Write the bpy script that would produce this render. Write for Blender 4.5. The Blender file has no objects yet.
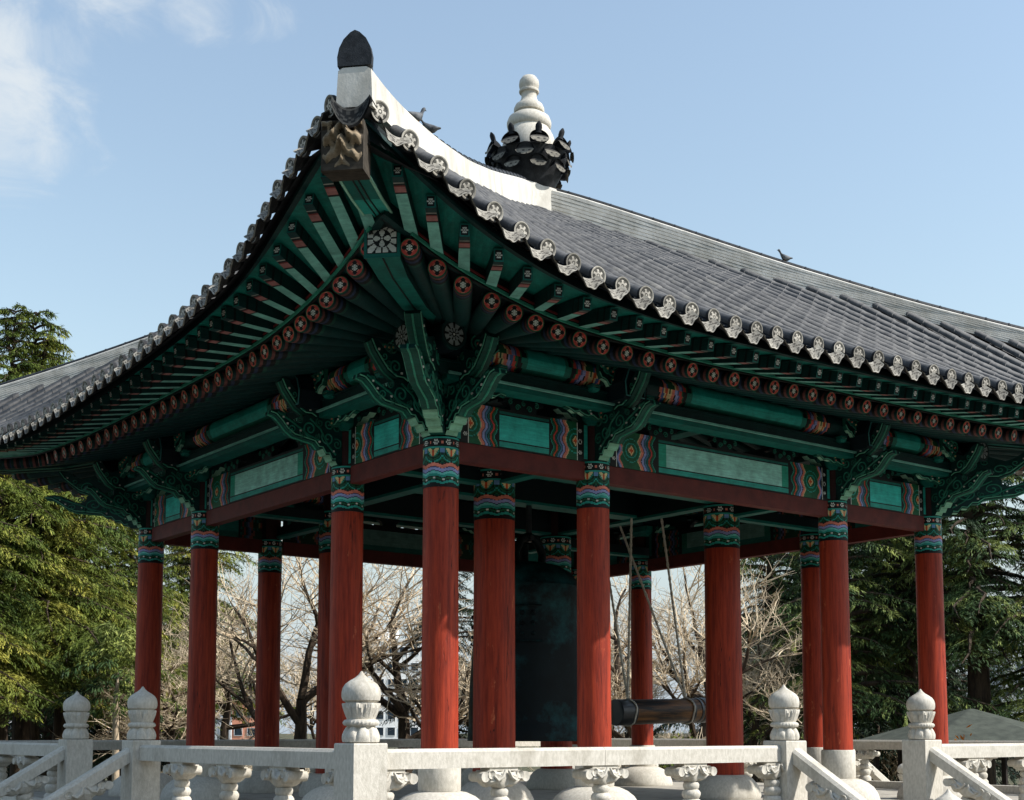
SKY_DUST,SKY_OZ,SKY_SAT,SKY_STR,SUN_E,EXPO,SKY_AIR=1.0,3.2,.86,.15,5.0,0.34,1.8
CLOUD=(4.2,4.5,4.7)
import bpy, math, random
import numpy as np
from mathutils import Vector, Matrix, noise
R_=random.Random(7)
rad=math.radians
sc=bpy.context.scene
col=bpy.data.collections.new("Scene Objects"); sc.collection.children.link(col)
def S(r,g,b):
    f=lambda c:(c/255/12.92) if c<=10.3 else ((c/255+.055)/1.055)**2.4
    return (f(r),f(g),f(b))
# ------------------------------------------------------------------ materials
MATS={}
def nmat(name):
    m=bpy.data.materials.new(name); m.use_nodes=True; MATS[name]=m
    nt=m.node_tree; b=nt.nodes['Principled BSDF']; return m,nt,b
def N(nt,t,**k):
    n=nt.nodes.new(t)
    for a,v in k.items():
        if a in n.inputs: n.inputs[a].default_value=v
        else: setattr(n,a,v)
    return n
def mapped(nt,scale=(1,1,1),kind='Object'):
    tc=N(nt,'ShaderNodeTexCoord'); mp=N(nt,'ShaderNodeMapping'); mp.inputs['Scale'].default_value=scale
    oi=N(nt,'ShaderNodeObjectInfo'); ml=N(nt,'ShaderNodeMath',operation='MULTIPLY'); ml.inputs[1].default_value=37.; nt.links.new(oi.outputs['Random'],ml.inputs[0])
    av=N(nt,'ShaderNodeVectorMath',operation='ADD'); nt.links.new(tc.outputs[kind],av.inputs[0]); nt.links.new(ml.outputs[0],av.inputs[1])
    nt.links.new(av.outputs[0],mp.inputs[0]); return mp.outputs[0]
def noisy(name,c1,c2,scale=6,rough=.7,bump=.2,stretch=(1,1,1),detail=6,lo=.35,hi=.65,spec=.3,bdist=.02,kind='Object',c3=None,s3=1.3,lo3=.55,hi3=.72):
    m,nt,b=nmat(name); L=nt.links.new
    v=mapped(nt,stretch,kind)
    n=N(nt,'ShaderNodeTexNoise',Scale=scale,Detail=detail,Roughness=.6); L(v,n.inputs['Vector'])
    r=N(nt,'ShaderNodeValToRGB'); r.color_ramp.elements[0].position=lo; r.color_ramp.elements[1].position=hi
    r.color_ramp.elements[0].color=(*c1,1); r.color_ramp.elements[1].color=(*c2,1); L(n.outputs[0],r.inputs[0])
    out=r.outputs[0]
    if c3:
        n3=N(nt,'ShaderNodeTexNoise',Scale=s3,Detail=8,Roughness=.7); L(v,n3.inputs['Vector'])
        mr=N(nt,'ShaderNodeMapRange'); mr.inputs[1].default_value=lo3; mr.inputs[2].default_value=hi3; L(n3.outputs[0],mr.inputs[0])
        mx=N(nt,'ShaderNodeMixRGB'); mx.inputs[2].default_value=(*c3,1); L(mr.outputs[0],mx.inputs[0]); L(out,mx.inputs[1]); out=mx.outputs[0]
    L(out,b.inputs['Base Color']); b.inputs['Roughness'].default_value=rough
    b.inputs['Specular IOR Level'].default_value=spec
    if bump:
        n2=N(nt,'ShaderNodeTexNoise',Scale=scale*3.2,Detail=8,Roughness=.65); L(v,n2.inputs['Vector'])
        bp=N(nt,'ShaderNodeBump',Strength=bump,Distance=bdist); L(n2.outputs[0],bp.inputs['Height']); L(bp.outputs[0],b.inputs['Normal'])
    return m
def painted(name,rough=.55,wear=.4,spec=.25,scale=4,age=.9):
    m,nt,b=nmat(name); L=nt.links.new
    a=N(nt,'ShaderNodeAttribute',attribute_name='Col')
    v=mapped(nt,(1,1,1)); n=N(nt,'ShaderNodeTexNoise',Scale=scale,Detail=8,Roughness=.7); L(v,n.inputs['Vector'])
    mr=N(nt,'ShaderNodeMapRange'); mr.inputs[1].default_value=.3; mr.inputs[2].default_value=.7
    mr.inputs[3].default_value=1-wear; mr.inputs[4].default_value=1+wear*.5; L(n.outputs[0],mr.inputs[0])
    mx=N(nt,'ShaderNodeVectorMath',operation='MULTIPLY'); L(a.outputs['Color'],mx.inputs[0]); L(mr.outputs[0],mx.inputs[1])
    # brush marks / grain along the timbers and a slightly different age for every piece
    vg=mapped(nt,(.9,.9,16)); ng=N(nt,'ShaderNodeTexNoise',Scale=3.2,Detail=7,Roughness=.75); L(vg,ng.inputs['Vector'])
    mg=N(nt,'ShaderNodeMapRange'); mg.inputs[1].default_value=.32; mg.inputs[2].default_value=.68; mg.inputs[3].default_value=.66; mg.inputs[4].default_value=1.16; L(ng.outputs[0],mg.inputs[0])
    oi=N(nt,'ShaderNodeObjectInfo'); mo=N(nt,'ShaderNodeMapRange'); mo.inputs[3].default_value=age; mo.inputs[4].default_value=1.08; L(oi.outputs['Random'],mo.inputs[0])
    mm=N(nt,'ShaderNodeMath',operation='MULTIPLY'); L(mg.outputs[0],mm.inputs[0]); L(mo.outputs[0],mm.inputs[1])
    my=N(nt,'ShaderNodeVectorMath',operation='MULTIPLY'); L(mx.outputs[0],my.inputs[0]); L(mm.outputs[0],my.inputs[1]); mx=my
    L(mx.outputs[0],b.inputs['Base Color']); b.inputs['Roughness'].default_value=rough; b.inputs['Specular IOR Level'].default_value=spec
    n2=N(nt,'ShaderNodeTexNoise',Scale=22,Detail=6); L(v,n2.inputs['Vector'])
    bp=N(nt,'ShaderNodeBump',Strength=.25,Distance=.01); L(n2.outputs[0],bp.inputs['Height']); L(bp.outputs[0],b.inputs['Normal'])
    return m
painted('painted_wood'); painted('carved_tile',rough=.8,wear=.5,scale=9,spec=.15,age=.62)
# red lacquered shaft: vertical grain, darker cracks, worn spots
def red_mat():
    m,nt,b=nmat('red_lacquer'); L=nt.links.new
    v=mapped(nt,(1,1,.07)); n=N(nt,'ShaderNodeTexNoise',Scale=16,Detail=8,Roughness=.7); L(v,n.inputs['Vector'])
    r=N(nt,'ShaderNodeValToRGB'); e=r.color_ramp.elements
    e[0].position=.30; e[0].color=(*RED0,1); e[1].position=.62; e[1].color=(*RED1,1)
    L(n.outputs[0],r.inputs[0])
    v2=mapped(nt,(1,1,.35)); n2=N(nt,'ShaderNodeTexNoise',Scale=5,Detail=10,Roughness=.75); L(v2,n2.inputs['Vector'])
    mr=N(nt,'ShaderNodeMapRange'); mr.inputs[1].default_value=.62; mr.inputs[2].default_value=.7; L(n2.outputs[0],mr.inputs[0])
    mx=N(nt,'ShaderNodeMixRGB'); mx.inputs[2].default_value=(*RED2,1); L(mr.outputs[0],mx.inputs[0]); L(r.outputs[0],mx.inputs[1])
    # long drying cracks and small chips
    v3=mapped(nt,(1,1,.045)); n3=N(nt,'ShaderNodeTexNoise',Scale=9,Detail=3,Roughness=.5); L(v3,n3.inputs['Vector'])
    sb=N(nt,'ShaderNodeMath',operation='SUBTRACT'); sb.inputs[1].default_value=.5; L(n3.outputs[0],sb.inputs[0]); ab=N(nt,'ShaderNodeMath',operation='ABSOLUTE'); L(sb.outputs[0],ab.inputs[0])
    v4=mapped(nt,(1,1,.3)); n4=N(nt,'ShaderNodeTexNoise',Scale=2.2,Detail=4); L(v4,n4.inputs['Vector'])
    g1=N(nt,'ShaderNodeMapRange'); g1.inputs[1].default_value=.0; g1.inputs[2].default_value=.010; g1.inputs[3].default_value=1; g1.inputs[4].default_value=0; L(ab.outputs[0],g1.inputs[0])
    g2=N(nt,'ShaderNodeMapRange'); g2.inputs[1].default_value=.50; g2.inputs[2].default_value=.60; L(n4.outputs[0],g2.inputs[0])
    cr=N(nt,'ShaderNodeMath',operation='MULTIPLY'); L(g1.outputs[0],cr.inputs[0]); L(g2.outputs[0],cr.inputs[1])
    m5=N(nt,'ShaderNodeMixRGB'); m5.inputs[2].default_value=(*S(52,14,10),1); L(cr.outputs[0],m5.inputs[0]); L(mx.outputs[0],m5.inputs[1])
    L(m5.outputs[0],b.inputs['Base Color']); b.inputs['Roughness'].default_value=.55; b.inputs['Specular IOR Level'].default_value=.25
    hh=N(nt,'ShaderNodeMath',operation='SUBTRACT'); L(n.outputs[0],hh.inputs[0]); L(cr.outputs[0],hh.inputs[1])
    bp=N(nt,'ShaderNodeBump',Strength=.6,Distance=.014); L(hh.outputs[0],bp.inputs['Height']); L(bp.outputs[0],b.inputs['Normal'])
RED0=S(98,25,15); RED1=S(164,58,32); RED2=S(190,104,68)
red_mat()
noisy('beam_red',S(78,26,22),S(98,36,30),scale=4,rough=.65,bump=.2)
noisy('roof_tile',S(58,59,61),S(92,91,90),scale=5,rough=.6,bump=.3,stretch=(1,1,1),c3=S(124,121,114),s3=1.5,lo3=.58,hi3=.8)
noisy('dark_tile',S(22,24,27),S(46,48,51),scale=9,rough=.6,bump=.3)
noisy('white_plaster',S(182,177,166),S(214,210,201),scale=2.5,rough=.85,bump=.35,c3=S(150,144,130),s3=2.4,lo3=.56,hi3=.8,stretch=(1,1,.6))
noisy('layered_plaster',S(166,166,162),S(228,226,220),scale=7,rough=.8,bump=.5,stretch=(.22,.22,3.2),lo=.38,hi=.58,bdist=.03)
noisy('granite',S(184,178,165),S(207,201,189),scale=30,rough=.85,bump=.35,stretch=(1,1,.45),c3=S(136,128,112),s3=1.7,lo3=.52,hi3=.85,spec=.2)
noisy('floor_stone',S(150,145,134),S(172,166,154),scale=3,rough=.85,bump=.25,c3=S(120,116,108))
noisy('bronze',S(2,11,14),S(6,20,24),scale=3,rough=.6,bump=.2,c3=S(26,84,88),s3=1.0,lo3=.5,hi3=.75,spec=.2)
noisy('rope',S(176,170,156),S(220,214,200),scale=60,rough=.9,bump=.6)
noisy('log_wood',S(30,22,16),S(132,90,50),scale=3,rough=.5,bump=.25,stretch=(.3,3,3),c3=S(24,24,26),s3=1.0,lo3=.5,hi3=.62)
noisy('black_iron',S(18,22,26),S(34,38,42),scale=6,rough=.4,bump=.1,spec=.5)
noisy('bark_dark',S(44,36,28),S(78,64,50),scale=4,rough=.9,bump=.6,stretch=(3,3,.6),kind='Generated' if False else 'Object')
noisy('bark_pale',S(160,142,118),S(206,186,158),scale=4,rough=.9,bump=.5,stretch=(3,3,.6))
noisy('twig',S(164,144,118),S(222,205,176),scale=1.5,rough=.85,bump=0)
noisy('ground_grass',S(60,62,42),S(88,84,60),scale=.7,rough=.95,bump=.4,bdist=.1,c3=S(104,92,72),s3=.2)
noisy('ground_paving',S(84,82,76),S(100,97,90),scale=1.2,rough=.9,bump=.3)
noisy('shingle',S(54,58,50),S(74,78,68),scale=3,rough=.85,bump=.4)
noisy('dark_wood',S(34,28,24),S(52,44,38),scale=3,rough=.7,bump=.1)
noisy('concrete_white',S(236,234,230),S(246,245,242),scale=.3,rough=.8,bump=.1)
noisy('concrete_grey',S(176,178,180),S(196,198,200),scale=.3,rough=.8,bump=.1)
noisy('brick_orange',S(206,134,106),S(226,160,132),scale=.5,rough=.85,bump=.1)
noisy('feather',S(44,48,54),S(108,110,112),scale=9,rough=.7,bump=.1)
noisy('rust',S(150,92,30),S(196,132,48),scale=5,rough=.9,bump=.1)
def glass(name,c):
    m,nt,b=nmat(name); b.inputs['Base Color'].default_value=(*c,1); b.inputs['Roughness'].default_value=.3; b.inputs['Specular IOR Level'].default_value=.25
glass('window_glass',S(38,50,60))
def leafmat(name,c1,c2,c3):
    m,nt,b=nmat(name); L=nt.links.new
    a=N(nt,'ShaderNodeAttribute',attribute_name='Col')
    v=mapped(nt,(1,1,1)); n=N(nt,'ShaderNodeTexNoise',Scale=.55,Detail=4,Roughness=.6); L(v,n.inputs['Vector'])
    r=N(nt,'ShaderNodeValToRGB'); e=r.color_ramp.elements; e[0].position=.36; e[0].color=(*c1,1); e[1].position=.64; e[1].color=(*c3,1)
    k=e.new(.5); k.color=(*c2,1); L(n.outputs[0],r.inputs[0])
    mx=N(nt,'ShaderNodeVectorMath',operation='MULTIPLY'); L(a.outputs['Color'],mx.inputs[0]); L(r.outputs[0],mx.inputs[1])
    L(mx.outputs[0],b.inputs['Base Color']); b.inputs['Roughness'].default_value=.65; b.inputs['Specular IOR Level'].default_value=.2
    tr=N(nt,'ShaderNodeBsdfTranslucent'); L(mx.outputs[0],tr.inputs[0]); ad=N(nt,'ShaderNodeMixShader'); ad.inputs[0].default_value=.12
    L(b.outputs[0],ad.inputs[1]); L(tr.outputs[0],ad.inputs[2]); L(ad.outputs[0],nt.nodes['Material Output'].inputs[0])
leafmat('needles_gold',S(54,74,32),S(98,110,44),S(158,154,70))
leafmat('needles_dark',S(22,36,28),S(34,50,34),S(54,70,42))
leafmat('needles_green',S(34,54,34),S(66,88,48),S(142,150,80))
# ------------------------------------------------------------------ builder
class MB:
    def __init__(s): s.v=[];s.f=[];s.c=[]
    def add(s,vs,fs,c=(.5,.5,.5)):
        o=len(s.v); s.v+=[tuple(p) for p in vs]
        if callable(c): cs=[c(i) for i in range(len(fs))]
        else: cs=[c]*len(fs)
        s.f+=[tuple(i+o for i in f) for f in fs]; s.c+=cs
        return s
    def box(s,x0,x1,y0,y1,z0,z1,c=(.5,.5,.5),M=None):
        vs=[(x,y,z) for x in(x0,x1) for y in(y0,y1) for z in(z0,z1)]
        if M: vs=[tuple(M@Vector(p)) for p in vs]
        return s.add(vs,[(0,1,3,2),(4,6,7,5),(0,4,5,1),(2,3,7,6),(0,2,6,4),(1,5,7,3)],c)
    def loft(s,rings,c=(.5,.5,.5),closed=True,cap=True):
        n=len(rings[0]); vs=[p for r in rings for p in r]; fs=[]; cs=[]
        fc=c if callable(c) else (lambda i,j:c)
        m=n if closed else n-1
        for i in range(len(rings)-1):
            for j in range(m):
                k=(j+1)%n; fs.append((i*n+j,i*n+k,(i+1)*n+k,(i+1)*n+j)); cs.append(fc(i,j))
        if cap and closed:
            fs.append(tuple(range(n))[::-1]); cs.append(fc(0,0)); fs.append(tuple((len(rings)-1)*n+j for j in range(n))); cs.append(fc(len(rings)-2,0))
        o=len(s.v); s.v+=[tuple(p) for p in vs]; s.f+=[tuple(i+o for i in f) for f in fs]; s.c+=cs; return s
    def lathe(s,prof,n=24,cx=0,cy=0,c=(.5,.5,.5),mod=None,cap=True):
        rings=[]
        for i,(r,z) in enumerate(prof):
            ring=[]
            for j in range(n):
                t=2*math.pi*j/n; rr=r+(mod(i,t,z) if mod else 0); ring.append((cx+rr*math.cos(t),cy+rr*math.sin(t),z))
            rings.append(ring)
        return s.loft(rings,c,True,cap)
    def tube(s,pts,r,n=8,c=(.5,.5,.5),cap=True):
        pts=[Vector(p) for p in pts]; rings=[]
        up=None
        for i,p in enumerate(pts):
            t=(pts[min(i+1,len(pts)-1)]-pts[max(i-1,0)]); 
            if t.length<1e-9: t=Vector((0,0,1))
            t.normalize()
            if up is None:
                up=Vector((0,0,1)) if abs(t.z)<.9 else Vector((1,0,0))
            a=t.cross(up)
            if a.length<1e-6: a=t.cross(Vector((0,1,.3)))
            a.normalize(); b=a.cross(t); up=b
            rr=r[i] if isinstance(r,(list,tuple)) else r
            rings.append([tuple(p+a*rr*math.cos(2*math.pi*j/n)+b*rr*math.sin(2*math.pi*j/n)) for j in range(n)])
        return s.loft(rings,c,True,cap)
    def grid(s,nu,nv,pos,colf):
        vs=[pos(i/nu,j/nv) for i in range(nu+1) for j in range(nv+1)]
        fs=[];cs=[]
        for i in range(nu):
            for j in range(nv):
                fs.append((i*(nv+1)+j,(i+1)*(nv+1)+j,(i+1)*(nv+1)+j+1,i*(nv+1)+j+1)); cs.append(colf((i+.5)/nu,(j+.5)/nv))
        o=len(s.v); s.v+=[tuple(p) for p in vs]; s.f+=[tuple(i+o for i in f) for f in fs]; s.c+=cs; return s
    def extr(s,poly,T,h,c=(.5,.5,.5),edge=None):
        """poly in 2D, T(u,w,t)->3D with t in +-h; edge(i) colour of rim faces"""
        n=len(poly); vs=[T(u,w,-h) for u,w in poly]+[T(u,w,h) for u,w in poly]
        # triangulate caps
        from mathutils.geometry import tessellate_polygon
        tri=tessellate_polygon([[Vector((u,w,0)) for u,w in poly]])
        fs=[tuple(t) for t in tri]+[tuple(n+i for i in t)[::-1] for t in tri]; cs=[c]*len(fs)
        for i in range(n):
            k=(i+1)%n; fs.append((i,k,n+k,n+i)); cs.append(edge(i) if edge and edge(i) else c)
        o=len(s.v); s.v+=[tuple(p) for p in vs]; s.f+=[tuple(i+o for i in f) for f in fs]; s.c+=cs; return s
    def mesh(s,name,mat,smooth=False,fix=True):
        me=bpy.data.meshes.new(name); me.from_pydata(s.v,[],s.f)
        ca=me.color_attributes.new('Col','FLOAT_COLOR','CORNER')
        lt=np.array([len(f) for f in s.f]); arr=np.ones((lt.sum(),4),np.float32)
        arr[:,:3]=np.repeat(np.array(s.c,np.float32).reshape(-1,3),lt,axis=0); ca.data.foreach_set('color',arr.ravel())
        me.materials.append(MATS[mat])
        if fix:
            import bmesh
            bm=bmesh.new(); bm.from_mesh(me); bmesh.ops.recalc_face_normals(bm,faces=bm.faces); bm.to_mesh(me); bm.free()
        if smooth:
            me.polygons.foreach_set('use_smooth',[True]*len(me.polygons))
            try: me.set_sharp_from_angle(angle=rad(smooth if smooth is not True else 40))
            except Exception: pass
        me.update(); return me
    def build(s,name,mat,parent=None,smooth=False,loc=None,fix=True):
        return inst(name,s.mesh(name,mat,smooth,fix),parent,loc)
def inst(name,me,parent=None,loc=None,rz=0,M=None):
    o=bpy.data.objects.new(name,me); col.objects.link(o)
    if parent: o.parent=parent
    if M is not None: o.matrix_local=M
    else:
        if loc: o.location=loc
        if rz: o.rotation_euler=(0,0,rz)
    return o
def tag(o,label=None,cat=None,group=None,kind=None):
    if label: o['label']=label
    if cat: o['category']=cat
    if group: o['group']=group
    if kind: o['kind']=kind
    return o
def empty(name,loc,label=None,cat=None,group=None,rz=0):
    o=bpy.data.objects.new(name,None); col.objects.link(o); o.location=loc; o.rotation_euler=(0,0,rz); o.empty_display_size=.3
    return tag(o,label,cat,group)
def lerp(T,x):
    if x<=T[0][0]: return T[0][1]
    for (a,b),(c,d) in zip(T,T[1:]):
        if x<=c: return b+(d-b)*(x-a)/(c-a)
    return T[-1][1]
def smoothT(T,n=3,step=.15):
    xs=np.arange(T[0][0],T[-1][0]+step,step); ys=np.array([lerp(T,x) for x in xs])
    for _ in range(n):
        y2=ys.copy(); y2[2:-2]=(ys[:-4]+2*ys[1:-3]+3*ys[2:-2]+2*ys[3:-1]+ys[4:])/9; ys=y2
    return list(zip(xs.tolist(),ys.tolist()))
# ------------------------------------------------------------------ palette
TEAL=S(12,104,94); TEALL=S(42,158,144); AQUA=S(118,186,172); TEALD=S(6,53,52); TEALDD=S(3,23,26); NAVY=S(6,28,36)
BLACK=S(14,18,18); WHITE=S(220,222,214); CREAM=S(226,206,150); SALMON=S(222,128,108); LAV=S(150,156,206); ORNG=S(206,86,44)
MINT=S(150,206,178); BLUE=S(52,86,140); REDP=S(200,74,64); GRN=S(22,92,60)
# ------------------------------------------------------------------ plan
XC=[0,2.83,8.53,11.36]; YC=[0,2.60,7.90,10.50]; AX,AY=11.36,10.50; CX,CY=5.68,5.25
H=5.38
CR,CL=4.0,3.85      # eave corner distance outward on front/back faces, on side faces
# ------------------------------------------------------------------ eave curves (a along the face, o outward)
zT_R=smoothT([(-3.9,7.92),(-3.46,7.70),(-2.97,7.52),(-2.54,7.37),(-2.14,7.24),(-1.77,7.12),(-1.38,7.01),(-.97,6.91),(-.58,6.85),(-.2,6.79),(.69,6.73),(1.55,6.71),(2.4,6.70),(3.7,6.73),(5.7,6.78),(8.2,6.82),(9.5,6.87),(11,7.0),(12.3,7.15),(13.3,7.38),(14.3,7.66),(15.3,7.92)])
zT_L=smoothT([(-4.0,7.95),(-3.3,7.86),(-2.8,7.76),(-2.49,7.70),(-2.1,7.58),(-1.7,7.46),(-1.41,7.34),(-1.08,7.22),(-.73,7.13),(-.43,7.05),(0,6.97),(.84,6.90),(1.58,6.83),(2.3,6.79),(3.06,6.74),(3.8,6.70),(4.5,6.68),(5.2,6.65),(6.4,6.62),(8,6.63),(9.4,6.72),(11,6.92),(12.2,7.15),(13.2,7.45),(14.5,7.92)])
zF_R=smoothT([(-3.65,7.5),(-3.2,7.33),(-2.56,7.07),(-2.04,6.89),(-1.47,6.74),(-1.03,6.64),(-.51,6.56),(0,6.51),(.91,6.46),(2,6.44),(4,6.44),(6.4,6.48),(8.6,6.55),(9.6,6.58),(11,6.68),(12.3,6.88),(13.3,7.08),(14.3,7.3),(15.1,7.5)])
zF_L=smoothT([(-3.8,7.6),(-3.1,7.52),(-2.25,7.34),(-1.73,7.17),(-1.26,7.04),(-.81,6.93),(-.38,6.85),(.05,6.78),(.47,6.73),(1.32,6.67),(2.4,6.62),(3.5,6.55),(4.8,6.53),(8,6.53),(9.6,6.6),(11,6.75),(12.3,6.98),(13.3,7.2),(14.3,7.5)])
zR_R=smoothT([(-2.8,6.94),(-1.91,6.69),(-1.48,6.6),(-.99,6.53),(-.6,6.47),(-.22,6.42),(.18,6.39),(1.02,6.37),(2.3,6.36),(3.7,6.38),(5.4,6.43),(8,6.45),(9.9,6.47),(11.4,6.5),(13.3,6.7),(14.2,6.94)])
zR_L=smoothT([(-2.9,6.96),(-1.95,6.77),(-1.45,6.70),(-1.03,6.64),(-.61,6.60),(-.21,6.56),(.19,6.53),(.96,6.48),(2.2,6.46),(5,6.44),(8,6.44),(10.5,6.5),(12.4,6.72),(13.4,6.96)])
TAB={('R','T'):zT_R,('R','F'):zF_R,('R','R'):zR_R,('L','T'):zT_L,('L','F'):zF_L,('L','R'):zR_L}
DM={'T':3.35,'F':3.05,'R':2.2}; DK={'T':0,'F':.25,'R':1.1}
class Face:
    def __init__(s,k):
        s.k=k; s.t='R' if k in 'RB' else 'L'
        s.A=AX if s.t=='R' else AY; s.co=CR if s.t=='R' else CL; s.ce=CL if s.t=='R' else CR; s.In=CY if s.t=='R' else CX
    def w(s,a,o,z):
        return {'R':(a,-o,z),'L':(-o,a,z),'B':(a,AY+o,z),'E':(AX+o,a,z)}[s.k]
    def mat(s,a,o,z,tilt=0,yaw=0):
        """local x along face, y outward, z up"""
        ex=Vector({'R':(1,0,0),'L':(0,1,0),'B':(1,0,0),'E':(0,1,0)}[s.k]); ey=Vector({'R':(0,-1,0),'L':(-1,0,0),'B':(0,1,0),'E':(1,0,0)}[s.k]); ez=Vector((0,0,1))
        M=Matrix((( ex.x,ey.x,ez.x,0),(ex.y,ey.y,ez.y,0),(ex.z,ey.z,ez.z,0),(0,0,0,1)))
        return Matrix.Translation(s.w(a,o,z))@M@Matrix.Rotation(yaw,4,'Z')@Matrix.Rotation(tilt,4,'X')
    def D(s,kind,a):
        u=min(1,abs(a-s.A/2)/(s.A/2+s.ce-DK[kind])); return DM[kind]+(s.co-DK[kind]-DM[kind])*u**3
    def z(s,kind,a): return lerp(TAB[(s.t,kind)],a)
    def line(s,a0,o0):
        if a0<1.15: f=1.15
        elif a0>s.A-1.15: f=s.A-1.15
        else: return lambda o:a0
        return lambda o: f+(a0-f)*(o+1.15)/(o0+1.15)
    def on(s,ln,kind,do=0):
        o=DM[kind]
        for _ in range(25): o=s.D(kind,ln(o))
        a=ln(o); return a,o,s.z(kind,a)
FACES={k:Face(k) for k in 'RLBE'}
St=smoothT([(0,11.95),(.08,11.55),(.16,11.17),(.26,10.72),(.36,10.27),(.5,9.74),(.66,9.06),(.8,8.50),(.86,8.26),(.92,8.06),(1.0,7.90)],2,.02)
HT=smoothT([(0,12.4),(.05,12.22),(.12,11.88),(.21,11.42),(.3,10.95),(.4,10.44),(.44,10.25),(.53,9.82),(.59,9.55),(.69,9.14),(.745,8.92),(.845,8.56),(.93,8.29),(1,8.14)],1,.02)
def hroof(F,a,o):
    w=max(.02,(F.In+o)/(F.In+F.co)); ac=a-F.A/2
    we=(F.In+F.D('T',a))/(F.In+F.co)
    ae=F.A/2+max(-(F.A/2+F.ce),min(F.A/2+F.ce,ac*we/w)); we=(F.In+F.D('T',ae))/(F.In+F.co)
    return lerp(St,w)-(lerp(St,we)-F.z('T',ae))*min(1.1,w/we)**1.6
# ================================================================== PAVILION
pav=empty('bell_pavilion',(0,0,0),'large open wooden pavilion with red columns, painted green eaves and grey tiled roof','pavilion')
def flower(x,y,r,n=6):
    d=math.hypot(x,y)/r
    if d<.22: return True
    if d>1: return False
    t=math.atan2(y,x)*n/2/math.pi; t=abs(t-round(t))*2*math.pi/n
    px,py=d*math.cos(t)-.62,d*math.sin(t); return math.hypot(px,py)<.27
# ---- columns
def wav(t,k,amp): return amp*math.sin(k*t)
def collar_col(u,v,dark=1.0):
    """u around 0..1, v bottom..top 0..1"""
    t=u*2*math.pi; s=(u*6)%1; tri=abs(s-.5)*2
    w=abs(math.sin(3*t))
    if v>.97: return TEALL
    if v>.80:
        q=(u*9)%1; 
        if flower((q-.5)*.17,(v-.885)*.72,.048): return WHITE
        if abs(((u*9+.5)%1)-.5)*.17<.011 and abs(v-.885)<.02: return SALMON
        return BLACK
    if v>.775: return TEALL
    sc_=.06*w
    vv=v-sc_*.8
    if vv<.04: return BLACK
    if vv<.09: return TEALL
    if vv<.115: return BLACK
    if vv<.155: return GRN if int(u*60)%5 else WHITE
    if vv<.175: return BLACK
    if vv<.225: return TEALL
    if vv<.27: return S(110,196,190)
    if vv<.285: return S(24,30,70)
    if vv<.345: return LAV
    if vv<.36: return S(24,30,70)
    if vv<.43: return SALMON
    if vv<.445: return BLACK
    # lotus region
    if tri*.55<(v-.56)*1.9-.02 and v>.60:
        if abs(s-.5)<.035 and v<.74: return ORNG
        if abs(s-.5)*.9<(v-.60)*.55 and v>.66: return CREAM if (tri*.55>(v-.56)*1.9-.16) else GRN
        return CREAM
    r=math.hypot((s-.5)*1.0,(v-.76)*2.2); k=int(r*18)
    if s<.12 or s>.88:
        if v>.68: return S(110,150,196)
    return (TEALL,GRN,BLACK,GRN,TEALD)[k%5]
shaft_me={}
def column_meshes(r,top,zb,hc,key):
    if key in shaft_me: return shaft_me[key]
    a=MB(); zs=[zb+(top-hc-zb)*i/8 for i in range(9)]
    a.lathe([(r*(1.04-.04*i/8),z) for i,z in enumerate(zs)],40)
    sh=a.mesh('column','red_lacquer',smooth=True)
    b=MB(); nu,nv=96,56; rr=r+.006
    b.grid(nu,nv,lambda u,v:(rr*math.cos(2*math.pi*u),rr*math.sin(2*math.pi*u),top-hc+hc*v),collar_col)
    b.lathe([(r,top-hc+.001),(rr,top-hc)],40,c=BLACK,cap=False)
    b.lathe([(rr,top),(.02,top+.001)],40,c=TEALD,cap=False); b.lathe([(r*.78,top+.003),(r*.78,top+.56)],24,c=S(50,18,16))
    co=b.mesh('painted_collar','painted_wood',smooth=60,fix=False)
    shaft_me[key]=(sh,co); return shaft_me[key]
dr=MB(); dr.lathe([(.0,.449),(.285,.45),(.297,.47),(.297,.93),(.285,.95),(0,.951)],40); dr_me=dr.mesh('stone_drum','granite',smooth=True)
bs=MB(); bs.lathe([(.70,0),(.71,.03),(.70,.10),(.665,.20),(.60,.30),(.50,.38),(.38,.435),(.30,.45),(0,.452)],48); bs_me=bs.mesh('stone_base','granite',smooth=True)
bi=MB(); bi.lathe([(.66,0),(.68,.05),(.66,.16),(.60,.28),(.52,.37),(.44,.43),(.36,.45),(0,.452)],48); bi_me=bi.mesh('stone_base','granite',smooth=True)
tw={(3,1):(0,.24),(1,3):(-.15,0),(3,2):(0,.22),(1,2):(0,0)}
for i in range(4):
    for j in range(4):
        inner=i in(1,2) and j in(1,2)
        x,y=XC[i],YC[j]
        if inner:
            sh,co=column_meshes(.345,5.66,.45,.84,'in')
            if (i,j)==(1,1): x+=.02;y-=.02
            if (i,j)==(2,1): x-=.06;y+=.08
        else:
            sh,co=column_meshes(.25,H,.95,.71,'out'); dx,dy=tw.get((i,j),(0,0)); x+=dx;y+=dy
        c=inst('column',sh,pav,(x,y,0),rz=R_.uniform(-.2,.2) if 0 else 0)
        inst('painted_collar',co,c)
        if inner: inst('stone_base',bi_me,c)
        else: inst('stone_drum',dr_me,c); inst('stone_base',bs_me,c)
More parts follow.
